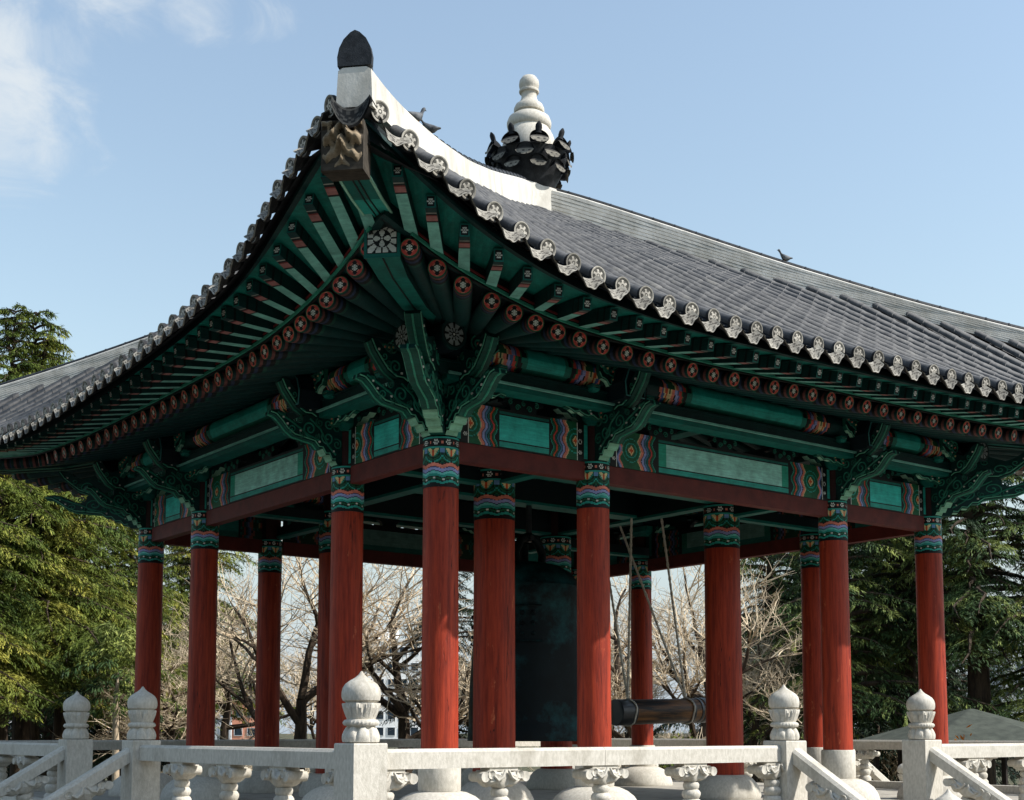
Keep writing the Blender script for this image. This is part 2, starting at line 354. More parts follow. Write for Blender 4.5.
# ---- beams
def beam_col(x,L,v,wide):
    """x metres from left end, v 0..1"""
    d=min(x,L-x); mw=.86 if wide else .52
    if d<.07: return TEALL if .05<v<.97 else BLACK
    if d<.095: return BLACK
    if d<.20:
        for q in(.22,.5,.78):
            if flower(d-.148,(v-q)*.585,.042): return WHITE
        return BLACK
    if d<.215: return WHITE
    if d<.215+mw:
        e=d-.215; ph=math.cos(2*math.pi*v*2)
        # centre lozenge flower
        cx=.30 if wide else 0.02
        r=math.hypot(e-cx,(v-.5)*.585); l=abs(e-cx)*1.15+abs(v-.5)*.585
        if r<.018 or (l<.06 and (abs(e-cx)<.012 or abs((v-.5)*.585)<.012)): return ORNG
        if l<.085: return CREAM
        if r<.105: return S(70,20,16)if l<.10 else GRN
        if r<.125: return TEALL
        if r<.175: return GRN
        if r<.19: return TEALL
        if wide and e<cx:
            q=(cx-e)+.032*ph
            if q<.20: return GRN
            if q<.235: return SALMON
            if q<.27: return LAV
            return BLUE if q<.29 else BLACK
        q=e-cx-.032*ph
        for lim,cc in((.165,GRN),(.18,CREAM),(.235,SALMON),(.25,BLACK),(.295,LAV),(.31,S(24,30,70)),(.345,S(70,120,150)),(.36,BLACK),(.385,TEAL),(.395,BLACK),(.425,ORNG if abs(v-.5)>.2 else REDP),(.44,BLACK),(.475,GRN),(.49,TEALL)):
            if q<lim*(1 if wide else .96): return cc
        return BLACK
    if d<.24+mw: return BLACK
    if v>.93 or v<.02: return BLACK
    if v>.87: return TEAL
    if v>.84: return BLACK
    if v<.17: return TEALL
    if v<.20: return BLACK
    if wide:
        return S(40,160,134) if d<.42+mw else S(156,220,206)
    return S(58,196,184)
def add_beam(F,a0,a1,o,z0,z1,wd):
    L=a1-a0; m=MB(); wide=L>3.5; nv=30; nu=int(L/.014)
    m.grid(nu,nv,lambda u,v:F.w(a0+L*u,o+wd,z0+(z1-z0)*v),lambda u,v:beam_col(u*L,L,v,wide))
    m.grid(int(nu/3),10,lambda u,v:F.w(a0+L*u,o-wd,z0+(z1-z0)*v),lambda u,v:tuple(q*.3 for q in beam_col(u*L,L,v,wide)))  # inner face: beam pattern dimmed, interior shade put into the colour
    q=[F.w(a,oo,z) for a in(a0,a1) for oo in(o-wd,o+wd) for z in(z0,z1)]
    m.add(q,[(0,4,6,2),(1,3,7,5),(0,2,3,1),(4,5,7,6)],TEALD)
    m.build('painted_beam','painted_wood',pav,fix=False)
def boxw(m,F,a0,a1,o0,o1,z0,z1,c):
    q=[F.w(a,oo,z) for a in(a0,a1) for oo in(o0,o1) for z in(z0,z1)]
    m.add(q,[(0,1,3,2),(4,6,7,5),(0,4,5,1),(2,3,7,6),(0,2,6,4),(1,5,7,3)],c)
for k,F in FACES.items():
    P=XC if F.t=='R' else YC
    for a0,a1 in zip(P,P[1:]):
        r=MB(); boxw(r,F,a0+.12,a1-.12,-.09,.09,5.10,5.375,RED0); r.build('red_beam','beam_red',pav)
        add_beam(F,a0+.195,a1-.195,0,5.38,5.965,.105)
    # outer purlin on its board
    nz=16; o=.45
    def pcol(a,z_frac,F=F,P=P):
        for a0,a1 in zip(P,P[1:]):
            if a0-.01<=a<=a1+.01:
                L=a1-a0; d=min(a-a0,a1-a); ed=.98 if L<3.5 else 1.45; zz=.05*math.cos(z_frac*9)
                q=d-zz
                if q<.30: return NAVY
                if q<ed-.62: return TEALD
                cxx=ed-.44; zf=(z_frac-.5+.5)%1
                if abs(q-cxx)+abs(z_frac-.5)*.45<.085 or abs(q-cxx)+abs(z_frac-.93)*.45<.07: return ORNG if abs(q-cxx)<.02 else CREAM
                for lim,cc in((ed-.58,BLACK),(ed-.54,SALMON),(ed-.50,S(70,96,150)),(ed-.36,GRN),(ed-.33,CREAM),(ed-.27,SALMON),(ed-.25,BLACK),(ed-.20,LAV),(ed-.16,S(70,96,140)),(ed-.11,REDP),(ed-.07,GRN),(ed,BLACK)):
                    if q<lim: return cc
                if d<ed+.09: return S(16,110,94)
                if .30<z_frac<.34 or .56<z_frac<.60 or .74<z_frac<.76: return BLACK
                return S(28,158,144) if z_frac<.62 or z_frac>.9 else S(14,104,88)  # lighter lit sides, darker underside: shading painted into the purlin colour
        return NAVY
    m=MB(); La=-.95;Lb=F.A+.95; nu=int((Lb-La)/.03)
    m.grid(nu,nz,lambda u,v,F=F:F.w(La+(Lb-La)*u,o+.2*math.cos(2*math.pi*v),6.60+.2*math.sin(2*math.pi*v)),lambda u,v:pcol(La+(Lb-La)*u,v))
    pu=m.build('purlin','painted_wood',pav,smooth=30,fix=False)
    for ae,sg in((La,-1),(Lb,1)):
        e=MB()
        def ec(u,v):
            x,y=v*math.cos(2*math.pi*u),v*math.sin(2*math.pi*u)
            if v>.86: return TEALD
            if v>.8: return S(60,110,100)
            t=abs(((u*8)%1)-.5)*2
            if v<.14: return BLACK if v>.08 else WHITE
            if v<.45: return S(150,160,158) if t>.35 else BLACK
            return S(150,160,158) if t<.62 and v<.76 else BLACK
        e.grid(48,12,lambda u,v,F=F,ae=ae,sg=sg:F.w(ae+sg*.012,o+.205*v*math.cos(2*math.pi*u),6.60+.205*v*math.sin(2*math.pi*u)),ec)
        e.grid(48,1,lambda u,v,F=F,ae=ae,sg=sg:F.w(ae+sg*(.012-.05*v),o+.205*math.cos(2*math.pi*u),6.60+.205*math.sin(2*math.pi*u)),lambda u,v:TEALD)
        e.build('floral_end','painted_wood',pu,fix=False)
    m=MB(); boxw(m,F,-.45,F.A+.45,.30,.60,6.17,6.36,TEALD)
    boxw(m,F,-.45,F.A+.45,.602,.625,6.33,6.36,TEALD); boxw(m,F,-.30,F.A+.30,.6,.64,6.17,6.20,AQUA); boxw(m,F,-.30,F.A+.30,.28,.58,6.10,6.168,TEAL)
    m.build('purlin_board','painted_wood',pav)
# ---- brackets
def spiral(cu,cw,r,turns,ph,dirn=1,n=26):
    return [(cu+r*(1-i/n*.86)*math.cos(ph+dirn*turns*2*math.pi*i/n),cw+r*(1-i/n*.86)*math.sin(ph+dirn*turns*2*math.pi*i/n)) for i in range(n+1)]
LOWER=[(0,5.40),(.27,5.40),(.31,5.46),(.37,5.45),(.42,5.54),(.49,5.53),(.55,5.62),(.62,5.62),(.70,5.70),(.82,5.72),(.95,5.74),(1.08,5.76),(1.2,5.83),(1.32,5.95),(1.42,6.03),(1.52,6.05),(1.50,6.11),(1.38,6.13),(1.24,6.08),(1.12,5.98),(1.0,5.95),(.92,6.0),(.92,6.08),(.84,6.14),(0,6.16)]
UPPER=[(0,6.17),(.62,6.17),(.70,6.08),(.78,6.12),(.9,6.12),(1.05,6.2),(1.17,6.33),(1.27,6.45),(1.34,6.58),(1.30,6.64),(1.2,6.60),(1.1,6.50),(.98,6.44),(.88,6.48),(.72,6.56),(0,6.56)]
def arm(m,base,dr_,k=1.0,zs=1.0,dz=0,th=.10):
    bx,by=base; ux,uy=dr_; nx,ny=-uy,ux
    def T(u,w,t): return (bx+ux*u*k+nx*t,by+uy*u*k+ny*t,w+dz)
    def ed(poly,lo,hi,cc): return lambda i: cc if lo<=i<=hi else S(34,122,98)
    m.extr(LOWER,T,th,TEALD,lambda i: (S(130,186,158) if 1<=i<=5 else (S(10,78,66) if i<15 else TEALD)))
    m.extr(UPPER,T,th,TEALD,lambda i: (S(104,160,136) if 1<=i<=2 else (S(10,78,66) if i<8 else TEALD)))
    m.tube([T(u,w-.004,0) for u,w in LOWER[7:17]],.016,5,S(58,146,120)); m.tube([T(u,w-.004,0) for u,w in UPPER[3:9]],.016,5,S(58,146,120))
    for sgn in(-1,1):
        off=sgn*(th+.004)
        def tub(pts,r=.013,c=S(40,124,104)): m.tube([T(u,w,off) for u,w in pts],r,5,c)
        tub(spiral(.80,5.90,.13,1.5,-1.6,1)); tub(spiral(.46,5.80,.12,1.4,.5,-1)); tub(spiral(.45,6.02,.09,1.4,2.5,1)); tub(spiral(1.12,5.86,.07,1.3,-1.2,1),.01)
        tub(spiral(.90,6.28,.11,1.5,-1.6,1)); tub(spiral(.50,6.36,.12,1.4,.5,-1)); tub(spiral(1.1,6.4,.06,1.2,0,-1),.01)
        for (cu,cw,rr_,p0,dd) in ((.62,6.02,.07,1.,-1),(1.0,6.02,.06,2.,1),(.95,5.82,.07,-1,-1),(.28,5.72,.09,1,1),(.28,5.98,.09,3,-1),(.66,5.80,.05,2,1),(1.3,6.04,.05,0,1),(.72,6.42,.06,1,1),(.28,6.36,.09,2,1),(1.02,6.30,.05,3,-1)): tub(spiral(cu,cw,rr_,1.5,p0,dd),.012,S(26,98,82))
        tub([(.30,5.55),(.45,5.68),(.60,5.92),(.80,6.06)],.016,S(30,112,92)); tub([(.62,5.74),(.82,5.80),(1.0,5.90),(1.2,6.0),(1.4,6.09)],.016,S(30,112,92))
        tub([(u,w+.03) for u,w in LOWER[2:16]],.010,S(96,176,146)); tub([(u-.02,w+.03) for u,w in UPPER[2:9]],.010,S(96,176,146))
        for (u,w) in((.62,5.72),(.98,5.85),(1.3,6.02),(.35,5.6),(.8,6.2),(1.2,6.48),(.6,6.45),(1.22,5.93)):
            x,y,z=T(u,w,sgn*(th+.006)); m.box(x-.013,x+.013,y-.013,y+.013,z-.013,z+.013,WHITE)
def wing(m,F,a,s0,s1,o=.0):
    """scrolled plate in the wall plane standing on the beam beside a column"""
    def T(u,w,t): return F.w(a+u,o+t,w)
    for sg,on_ in((-1,s0),(1,s1)):
        if not on_: continue
        poly=[(0,5.97),(.24,5.97),(.34,6.0),(.40,6.05),(.47,6.04),(.55,6.10),(.66,6.09),(.74,6.14),(.74,6.165),(0,6.165)]
        poly=[(sg*u,w) for u,w in poly]
        m.extr(poly,T,.06,TEALD,lambda i:MINT if 2<=i<=6 else TEALD)
        poly=[(sg*u,w) for u,w in [(0,6.37),(.3,6.37),(.36,6.42),(.44,6.41),(.5,6.47),(.5,6.6),(0,6.6)]]
        m.extr(poly,T,.06,TEALDD,None)
        for off in(.066,-.066):
            for sp in(spiral(sg*.2,6.07,.07,1.4,1,sg),spiral(sg*.42,6.10,.05,1.3,2,-sg)): m.tube([T(u,w,off) for u,w in sp],.011,5,S(36,110,94))
def scroll_plate(m,F,a,o,x0_,x1_,z0,z1,seed=0,c=TEALD):
    """fretwork panel: lobed lower edge, raised scrolls, pale rim"""
    rs=random.Random(seed); n=9; w=x1_-x0_; low=[]
    for i in range(n+1):
        t=i/n; low.append((x0_+w*t,z0+(z1-z0)*(.50*t**1.6)+.022*math.sin(i*2.3+seed)))
    poly=low+[(x1_,z1),(x0_,z1)]
    T=lambda u,w_,t:F.w(a+u,o+t,w_)
    m.extr(poly,T,.035,c,lambda i:MINT if n-4<=i<n-1 else S(14,92,76))
    hgt=z1-z0; off=.042
    m.tube([T(u,w_+.022,off) for u,w_ in low],.010,5,S(86,160,134))
    for t,q,rr_,dd in((.16,.62,.30,1),(.16,.24,.16,-1),(.42,.68,.24,-1),(.40,.38,.13,1),(.66,.76,.18,1),(.86,.84,.11,-1)):
        u=x0_+w*t; zz=z0+hgt*q; R0=min(rr_*hgt,.12)
        m.tube([T(p_[0],p_[1],off) for p_ in spiral(u,zz,R0,1.6,rs.uniform(0,6),dd if w>0 else -dd,24)],.014,5,rs.choice((S(30,122,100),S(24,104,88),S(60,140,116))))
        x,y,z_=T(u,zz,off+.012); m.box(x-.012,x+.012,y-.012,y+.012,z_-.012,z_+.012,rs.choice((WHITE,SALMON,CREAM)))
def tiered(m,F,a,s0,s1,seed=0):
    for sg,on_ in((-1,s0),(1,s1)):
        if not on_: continue
        scroll_plate(m,F,a,.34,sg*.04,sg*.86,5.98,6.16,seed)
        scroll_plate(m,F,a,.50,sg*.04,sg*.66,6.10,6.42,seed+3)
        scroll_plate(m,F,a,.68,sg*.04,sg*.48,6.36,6.78,seed+5,S(5,34,34))
        outline_box(m,F,a+sg*.55,.66,6.30,6.40,.05,.075,.05,TEAL,MINT); outline_box(m,F,a+sg*.75,.36,6.10,6.18,.05,.07,.05,TEAL,MINT)
def outline_box(m,F,a,o,z0,z1,w0,w1,dep,c1,c2):
    """flared capital block with a lighter rim line"""
    q=[]
    for (z,hw) in((z0,w0),(z0+(z1-z0)*.45,w1),(z1,w1)):
        q.append([F.w(a-hw,o-dep-(hw-w0),z),F.w(a+hw,o-dep-(hw-w0),z),F.w(a+hw,o+dep+(hw-w0),z),F.w(a-hw,o+dep+(hw-w0),z)])
    m.loft(q,lambda i,j:c1)
    e=.012; oo=o+dep+(w1-w0)+.004
    boxw(m,F,a-w1*.8,a+w1*.8,oo,oo+.006,z1-.05,z1-.035,c2)
    boxw(m,F,a-w1*.8,a+w1*.8,oo,oo+.006,z0+(z1-z0)*.5,z0+(z1-z0)*.5+.012,c2)
for k,F in FACES.items():
    P=XC if F.t=='R' else YC
    for i,a in enumerate(P):
        if i in(0,3): continue
        m=MB(); bx,by,_=F.w(a,0,0); ex,ey,_=F.w(a,1,0); arm(m,(bx,by),(ex-bx,ey-by),.92)
        wing(m,F,a,1,1); tiered(m,F,a,1,1,i*7); outline_box(m,F,a,0,5.945,6.165,.20,.27,.2,TEAL,MINT); m.build('bracket','painted_wood',pav)
        # projecting head of the cross beam
        h=MB(); poly=[(-.22,6.20),(.22,6.20),(.25,6.45),(.16,6.68),(0,6.80),(-.16,6.68),(-.25,6.45)]
        def T(u,w,t,F=F,a=a): return F.w(a+u,.35+t,w)
        h.extr(poly,T,.62,NAVY,None)
        pts=[F.w(a+u*.8,.985,6.46+(w-6.46)*.82) for u,w in poly+[poly[0]]]; h.tube(pts,.012,5,S(66,130,130))
        h.build('beam_head','painted_wood',pav)
    # flower supports standing on the painted beam
    for a0,a1 in zip(P,P[1:]):
        for fr in ((.5,) if a1-a0<3.5 else (.24,.5,.76)) :
            a=a0+(a1-a0)*fr; m=MB()
            def T(u,w,t,F=F,a=a): return F.w(a+u,t+.02,w)
            poly=[(-.24,5.97),(.24,5.97),(.25,6.04),(.32,6.09),(.38,6.10),(.38,6.15),(-.38,6.15),(-.38,6.10),(-.32,6.09),(-.25,6.04)]
            if fr==.5 and a1-a0>3.5: poly=[(u*.75,w) for u,w in poly]
            m.extr(poly,T,.06,TEALDD,None)
            for cu,cw,r,ph,dd in((-.11,6.03,.05,0,1),(.11,6.03,.05,3.1,-1),(-.24,6.10,.045,1,1),(.24,6.10,.045,2.1,-1),(0,6.10,.04,1.5,1)):
                m.tube([T(u,w,.066) for u,w in spiral(cu,cw,r,1.4,ph,dd)],.009,5,S(40,120,100))
            # painted medallion block under the purlin board
            hx=[(math.cos(t)*.10,6.20+math.sin(t)*.06) for t in [i*math.pi/3 for i in range(6)]]
            m.extr(hx,lambda u,w,t,F=F,a=a:F.w(a+u,.1+t,w),.12,TEALD,None)
            m.tube([F.w(a+u*.85,.225,6.20+(w-6.20)*.85) for u,w in hx+[hx[0]]],.008,5,MINT)
            m.build('flower_support','painted_wood',pav)
for (x,y,sx,sy) in((0,0,-1,-1),(AX,0,1,-1),(0,AY,-1,1),(AX,AY,1,1)):
    m=MB(); q=math.sqrt(.5)
    arm(m,(x,y),(sx,0),.92); arm(m,(x,y),(0,sy),.92); arm(m,(x,y),(sx*q,sy*q),1.5,th=.10)
    FX=FACES['R'] if sy<0 else FACES['B']; FY=FACES['L'] if sx<0 else FACES['E']
    wing(m,FX,x,sx>0,sx<0); wing(m,FY,y,sy>0,sy<0); tiered(m,FX,x,sx>0,sx<0,2); tiered(m,FY,y,sy>0,sy<0,9)
    m.loft([[(x-h,y-h,z),(x+h,y-h,z),(x+h,y+h,z),(x-h,y+h,z)] for h,z in((.22,5.945),(.30,6.05),(.30,6.165))],TEAL)
    m.build('corner_bracket','painted_wood',pav)
# ---- rafters
def rafter_end_col(v,u):
    t=u*2*math.pi; x,y=v*math.cos(t),v*math.sin(t)
    if v>.93: return GRN
    if v<.34:
        return WHITE if (v<.1 or (.16<v<.34 and abs(((u*6)%1)-.5)<.36)) else S(60,90,60)
    st=.46+.38*(abs(math.cos(2*t))**3)
    if v<st: return BLACK
    if st<v<st+.06: return S(206,130,110)
    return REDP
def zraf(F,ae,De,ze,o): return ze+(De-o)/(De-.45)*(6.92-ze)
def rafter_mesh(F,a0,name='rafter',parent=None,mb=None):
    D0=F.D('R',a0); ln=F.line(a0,D0); ze=F.z('R',a0); fan=a0<1.15 or a0>F.A-1.15
    oin=-.35 if fan else -2.4
    m=mb or MB(); A0=Vector(F.w(a0,D0,ze)); B0=Vector(F.w(ln(oin),oin,zraf(F,a0,D0,ze,oin)))
    L=(B0-A0).length; d=(B0-A0)/L; rings=[];segs=[0,.05,.10,.16,.22,.30,.36,L*.5,L]
    up=Vector((0,0,1)); sd=d.cross(up).normalized(); uu=sd.cross(d).normalized()
    for s in segs:
        c=A0+d*s; r=.112+.012*min(1,s/.5); rings.append([tuple(c+sd*r*math.cos(2*math.pi*j/14)+uu*r*math.sin(2*math.pi*j/14)) for j in range(14)])
    cc=(TEALD,S(110,66,62),BLACK,S(44,58,84),BLACK,S(24,76,64),TEALD,TEALD)
    m.loft(rings,lambda i,j:cc[i] if i<6 else TEALD,True,False)
    n=28; c0=A0-d*.004
    if mb is None:
        m.grid(n,9,lambda u,v:tuple(c0+sd*.112*v*math.cos(2*math.pi*u)+uu*.112*v*math.sin(2*math.pi*u)),lambda u,v:rafter_end_col(v,u))
        return m.build(name,'painted_wood',parent,smooth=35,fix=False)
def fly_mesh(F,a0,mb=None,parent=None):
    D0=F.D('F',a0); ln=F.line(a0,D0); ze=F.z('F',a0)
    ar,orr,zr=F.on(ln,'R'); 
    m=mb or MB(); A0=Vector(F.w(a0,D0,ze)); z1=zr+.25
    P1=Vector(F.w(ln(orr),orr,z1)); P2=Vector(F.w(ln(orr-.55),orr-.55,zraf(F,ar,orr,zr,orr-.55)+.2))
    d=(P1-A0).normalized(); sd=d.cross(Vector((0,0,1))).normalized(); uu=sd.cross(d).normalized(); L=(P1-A0).length
    rings=[]; 
    for s,w,h in((0,.058,.078),(.10,.06,.082),(.115,.06,.084),(.15,.062,.086),(.17,.062,.087),(.27,.064,.09),(.30,.064,.09),(L,.072,.095)):
        c=A0+d*s; rings.append([tuple(c+sd*sx*w+uu*sy*h) for sx,sy in((-1,-1),(1,-1),(1,1),(-1,1))])
    rings.append([tuple(P2+sd*sx*.072+uu*sy*.095) for sx,sy in((-1,-1),(1,-1),(1,1),(-1,1))])
    cb=(TEALD,S(150,150,140),BLACK,S(120,48,44),S(160,108,104),BLACK,AQUA,TEALD); cs=(TEALD,TEALD,BLACK,TEALD,TEALD,BLACK,TEALD,TEALD)
    m.loft(rings,lambda i,j:(cb[i] if j==0 else cs[i]),True,mb is not None)
    if mb is None:
        def ec(u,v):
            if min(u,1-u)<.12 or min(v,1-v)<.09: return TEAL
            return WHITE if flower((u-.5)*.116,(v-.5)*.156,.047) else BLACK
        c0=A0-d*.003
        m.grid(14,18,lambda u,v:tuple(c0+sd*(u*2-1)*.058+uu*(v*2-1)*.078),ec)
        return m.build('flying_rafter','painted_wood',parent,fix=False)
def positions(F,first,sp,start,last):
    L=list(first); a=start
    while a<last: L.append(a); a+=sp
    return L
RP={'R':[-2.36,-1.91,-1.48,-.99,-.6,-.22,.18,.58,1.02,1.47]+[1.9+.437*i for i in range(27)],
    'L':[-2.40,-1.95,-1.49,-1.05,-.62,-.22,.18,.56,.98,1.38,1.8]+[2.2+.412*i for i in range(25)]}
FP={'R':[-3.05,-2.56,-2.04,-1.50,-1.03,-.51,-.02,.45]+[.91+.453*i for i in range(30)],
    'L':[-3.3,-2.78,-2.25,-1.73,-1.26,-.81,-.38,.05]+[.47+.425*i for i in range(31)]}
rest=MB(); restf=MB(); nr=0;nf=0
for k,F in FACES.items():
    vis=k in 'RL'
    for a in RP[F.t]:
        if a>F.A+2.5: continue
        if vis and nr<100: rafter_mesh(F,a,parent=pav); nr+=1
        else: rafter_mesh(F,a,mb=rest)
    for a in FP[F.t]:
        if a>F.A+3.2: continue
        if vis and nf<100: fly_mesh(F,a,parent=pav); nf+=1
        else: fly_mesh(F,a,mb=restf)
tag(rest.build('rafter','painted_wood',pav,fix=False),kind='stuff'); tag(restf.build('flying_rafter','painted_wood',pav,fix=False),kind='stuff')
# ---- boarding over the rafters, eave mouldings
for k,F in FACES.items():
    n=150; a_s=[-F.ce+(F.A+2*F.ce)*i/n for i in range(n+1)]
    rows=[]; mold=[[],[]]
    for a in a_s:
        ln=F.line(a,F.D('T',a)); aT,oT,zT=F.on(ln,'T'); aF,oF,zF=F.on(ln,'F'); aR,oR,zR=F.on(ln,'R')
        fan=a<1.15 or a>F.A-1.15; oin=-.3; zz=lambda o:zraf(F,aR,oR,zR,o)+.135
        aw=ln; kc=.24*max(0,1-min(abs(a+F.ce),abs(a-F.A-F.ce))/.7)
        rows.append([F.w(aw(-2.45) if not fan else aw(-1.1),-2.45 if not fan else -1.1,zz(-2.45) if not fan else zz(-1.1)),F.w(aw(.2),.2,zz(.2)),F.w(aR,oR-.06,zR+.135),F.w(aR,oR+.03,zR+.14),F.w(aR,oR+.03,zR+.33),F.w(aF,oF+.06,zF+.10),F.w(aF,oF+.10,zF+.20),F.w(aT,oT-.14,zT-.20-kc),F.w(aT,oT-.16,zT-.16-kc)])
        (mold[0].append((aR,oR,zR)) if -(F.ce-1.1)+.30<aR<F.A+(F.ce-1.1)-.30 else None); mold[1].append((aF,oF,zF))
    m=MB(); nn=len(rows[0]); vs=[p for r in rows for p in r]; fs=[];cs=[]
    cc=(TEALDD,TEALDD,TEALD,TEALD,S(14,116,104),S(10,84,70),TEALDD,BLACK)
    for i in range(n):
        for j in range(nn-1): fs.append((i*nn+j,(i+1)*nn+j,(i+1)*nn+j+1,i*nn+j+1)); cs.append(cc[j])
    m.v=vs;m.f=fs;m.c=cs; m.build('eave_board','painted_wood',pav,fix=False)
    m=MB()
    def strip(ix,do0,do1,dz0,dz1,c):
        m.loft([[F.w(a,o+do0,z+dz0),F.w(a,o+do1,z+dz0),F.w(a,o+do1,z+dz1),F.w(a,o+do0,z+dz1)] for a,o,z in mold[ix]],c)
    strip(0,.032,.075,.125,.165,S(60,150,126)); strip(0,.032,.068,.165,.185,BLACK); strip(0,.032,.085,.185,.21,S(130,54,54)); strip(0,.02,.05,.10,.125,BLACK)
    strip(1,.04,.11,.095,.14,TEALD)
    m.build('eave_moulding','painted_wood',pav,fix=False)
# ---- hip rafters with floral block and carved end
def dirs(sx,sy): q=math.sqrt(.5); return Vector((sx*q,sy*q,0)),Vector((-sy*q,sx*q,0))
for (x,y,sx,sy) in((0,0,-1,-1),(AX,0,1,-1),(0,AY,-1,1),(AX,AY,1,1)):
    e,n=dirs(sx,sy); B=Vector((x,y,0)); m=MB()
    def ring(d,z,w,h): c=B+e*d+Vector((0,0,z)); return [tuple(c-n*w-Vector((0,0,h))),tuple(c+n*w-Vector((0,0,h))),tuple(c+n*w+Vector((0,0,h))),tuple(c-n*w+Vector((0,0,h)))]
    m.loft([ring(-1.4,7.35,.16,.17),ring(0,7.10,.16,.17),ring(1.9,6.86,.16,.17),ring(3.1,6.84,.18,.18),ring(3.66,6.92,.20,.20)],lambda i,j:(TEAL,TEALD,TEALD,TEALD)[j])
    m.tube([tuple(B+e*d+Vector((0,0,z))) for d,z in((.9,6.80),(1.9,6.685),(3.1,6.655),(3.64,6.715))],.012,5,BLACK)
    hr=m.build('hip_rafter','painted_wood',pav)
    f=MB()
    def fc(u,v):
        X,Y=(u-.5)*2,(v-.5)*2; r=math.hypot(X,Y); t=math.atan2(Y,X)
        if max(abs(X),abs(Y))>.86: return TEAL
        if r<.10: return BLACK if r>.05 else WHITE
        a8=abs(((t/(2*math.pi)*4)%1)-.5)*2; b8=abs((((t/(2*math.pi)*4)+.5)%1)-.5)*2
        if r<.50 and a8<.0+ .72*math.sin(min(1,r/.5)*math.pi)**.6: pass
        if r<.48: return WHITE if (1-a8)<.62*math.sin(math.pi*r/.5)**.7 else BLACK
        if .52<r<1.1:
            q=(t/(2*math.pi)*12)%1
            return WHITE if abs(q-.5)<.36 and max(abs(X),abs(Y))<.80 else BLACK
        return BLACK
    f.grid(40,40,lambda u,v:tuple(B+e*3.69+n*((u-.5)*.42)+Vector((0,0,6.93+(v-.5)*.42))),fc)
    f.box(-.215,.215,-.02,.0,-.225,.225,TEAL,Matrix(((n.x,e.x,0,(B+e*3.685).x),(n.y,e.y,0,(B+e*3.685).y),(0,0,1,6.93),(0,0,0,1))))
    f.build('floral_end','painted_wood',hr,fix=False)
    m=MB()
    m.loft([ring(2.0,7.34,.15,.15),ring(3.4,7.30,.16,.14),ring(4.4,7.24,.165,.14),ring(5.1,7.26,.17,.15)],lambda i,j:(TEALL,TEALD,TEALD,TEALD)[j] if i<2 or j else TEAL)
    for off in(-.03,.03): m.tube([tuple(B+e*d+n*off+Vector((0,0,z))) for d,z in((3.6,7.15),(4.4,7.092),(5.0,7.10))],.010,5,BLACK)
    for off in(-.165,.165): m.tube([tuple(B+e*d+n*off+Vector((0,0,z))) for d,z in((3.6,7.155),(4.4,7.1),(5.0,7.105))],.018,5,MINT)
    sr=m.build('hip_rafter','painted_wood',pav)
    g=MB(); W,Hh=.225,.265; c0=B+e*5.14+Vector((0,0,7.24))
    def relief(u,v):
        X,Y=(u-.5)*2,(v-.5)*2
        r=.05*math.exp(-((abs(X)-.38)**2/.05+(Y-.25)**2/.05))-.05*math.exp(-((abs(X)-.38)**2/.012+(Y-.18)**2/.012))
        r+=.022*math.sin(9*Y+4*math.sin(3*abs(X))+5*X*X)+.012*math.sin(17*abs(X)+6*Y)
        r+=.05*math.exp(-(X*X/.03+(Y+.1)**2/.1)); ed=max(abs(X),abs(Y)); return 1.7*r*(1-ed**8)+.02-.05*ed**6
    g.grid(36,40,lambda u,v:tuple(c0+e*(.30+relief(u,v)+.06*v)+n*((u-.5)*2*W)+Vector((0,0,(v-.5)*2*Hh))),lambda u,v:S(140,124,102) if relief(u,v)>.0 else S(70,62,52))
    rr=lambda d,w,h,tz=0:[tuple(c0+e*d+n*a+Vector((0,0,b+tz))) for a,b in((-w,-h),(w,-h),(w,h),(-w,h))]
    g.loft([rr(-.06,W*.9,Hh*.8),rr(.30,W,Hh),rr(.325,W*.98,Hh*.98)],S(70,64,56))
    g.build('carved_end_tile','carved_tile',sr,smooth=50)
# ---- roof tiles
def rows_for(F):
    a=3.7; L=[]; 
    if F.t=='R':
        k=0
        while a-.421*k>-F.ce+.35: L.append(a-.421*k); k+=1
        b=a+.452
        while b<F.A+F.ce-.35: L.append(b); b+=.452
    else:
        a=5.0;k=0
        while a-.383*k>-F.ce+.35: L.append(a-.383*k); k+=1
        b=a+.383
        while b<F.A+F.ce-.35: L.append(b); b+=.383
    return sorted(L)
disc=MB()
def dc(u,v):
    if v>.78: return S(170,165,154)
    if v>.68: return S(70,68,64)
    p=.5+.5*math.cos(6*2*math.pi*u)
    if v<.16: return S(200,194,182)
    return S(196,190,178) if v<.30+.36*p and v>.24 else S(88,86,80)
disc.grid(30,9,lambda u,v:(.116*v*math.cos(2*math.pi*u),.012*(1 if v>.8 else (.3 if v>.6 else .8)),.116*v*math.sin(2*math.pi*u)),dc)
disc.grid(30,1,lambda u,v:(.116*math.cos(2*math.pi*u),.012-.05*v,.116*math.sin(2*math.pi*u)),lambda u,v:S(60,60,62))
disc_me=disc.mesh('round_eave_tile','carved_tile',smooth=30,fix=False)
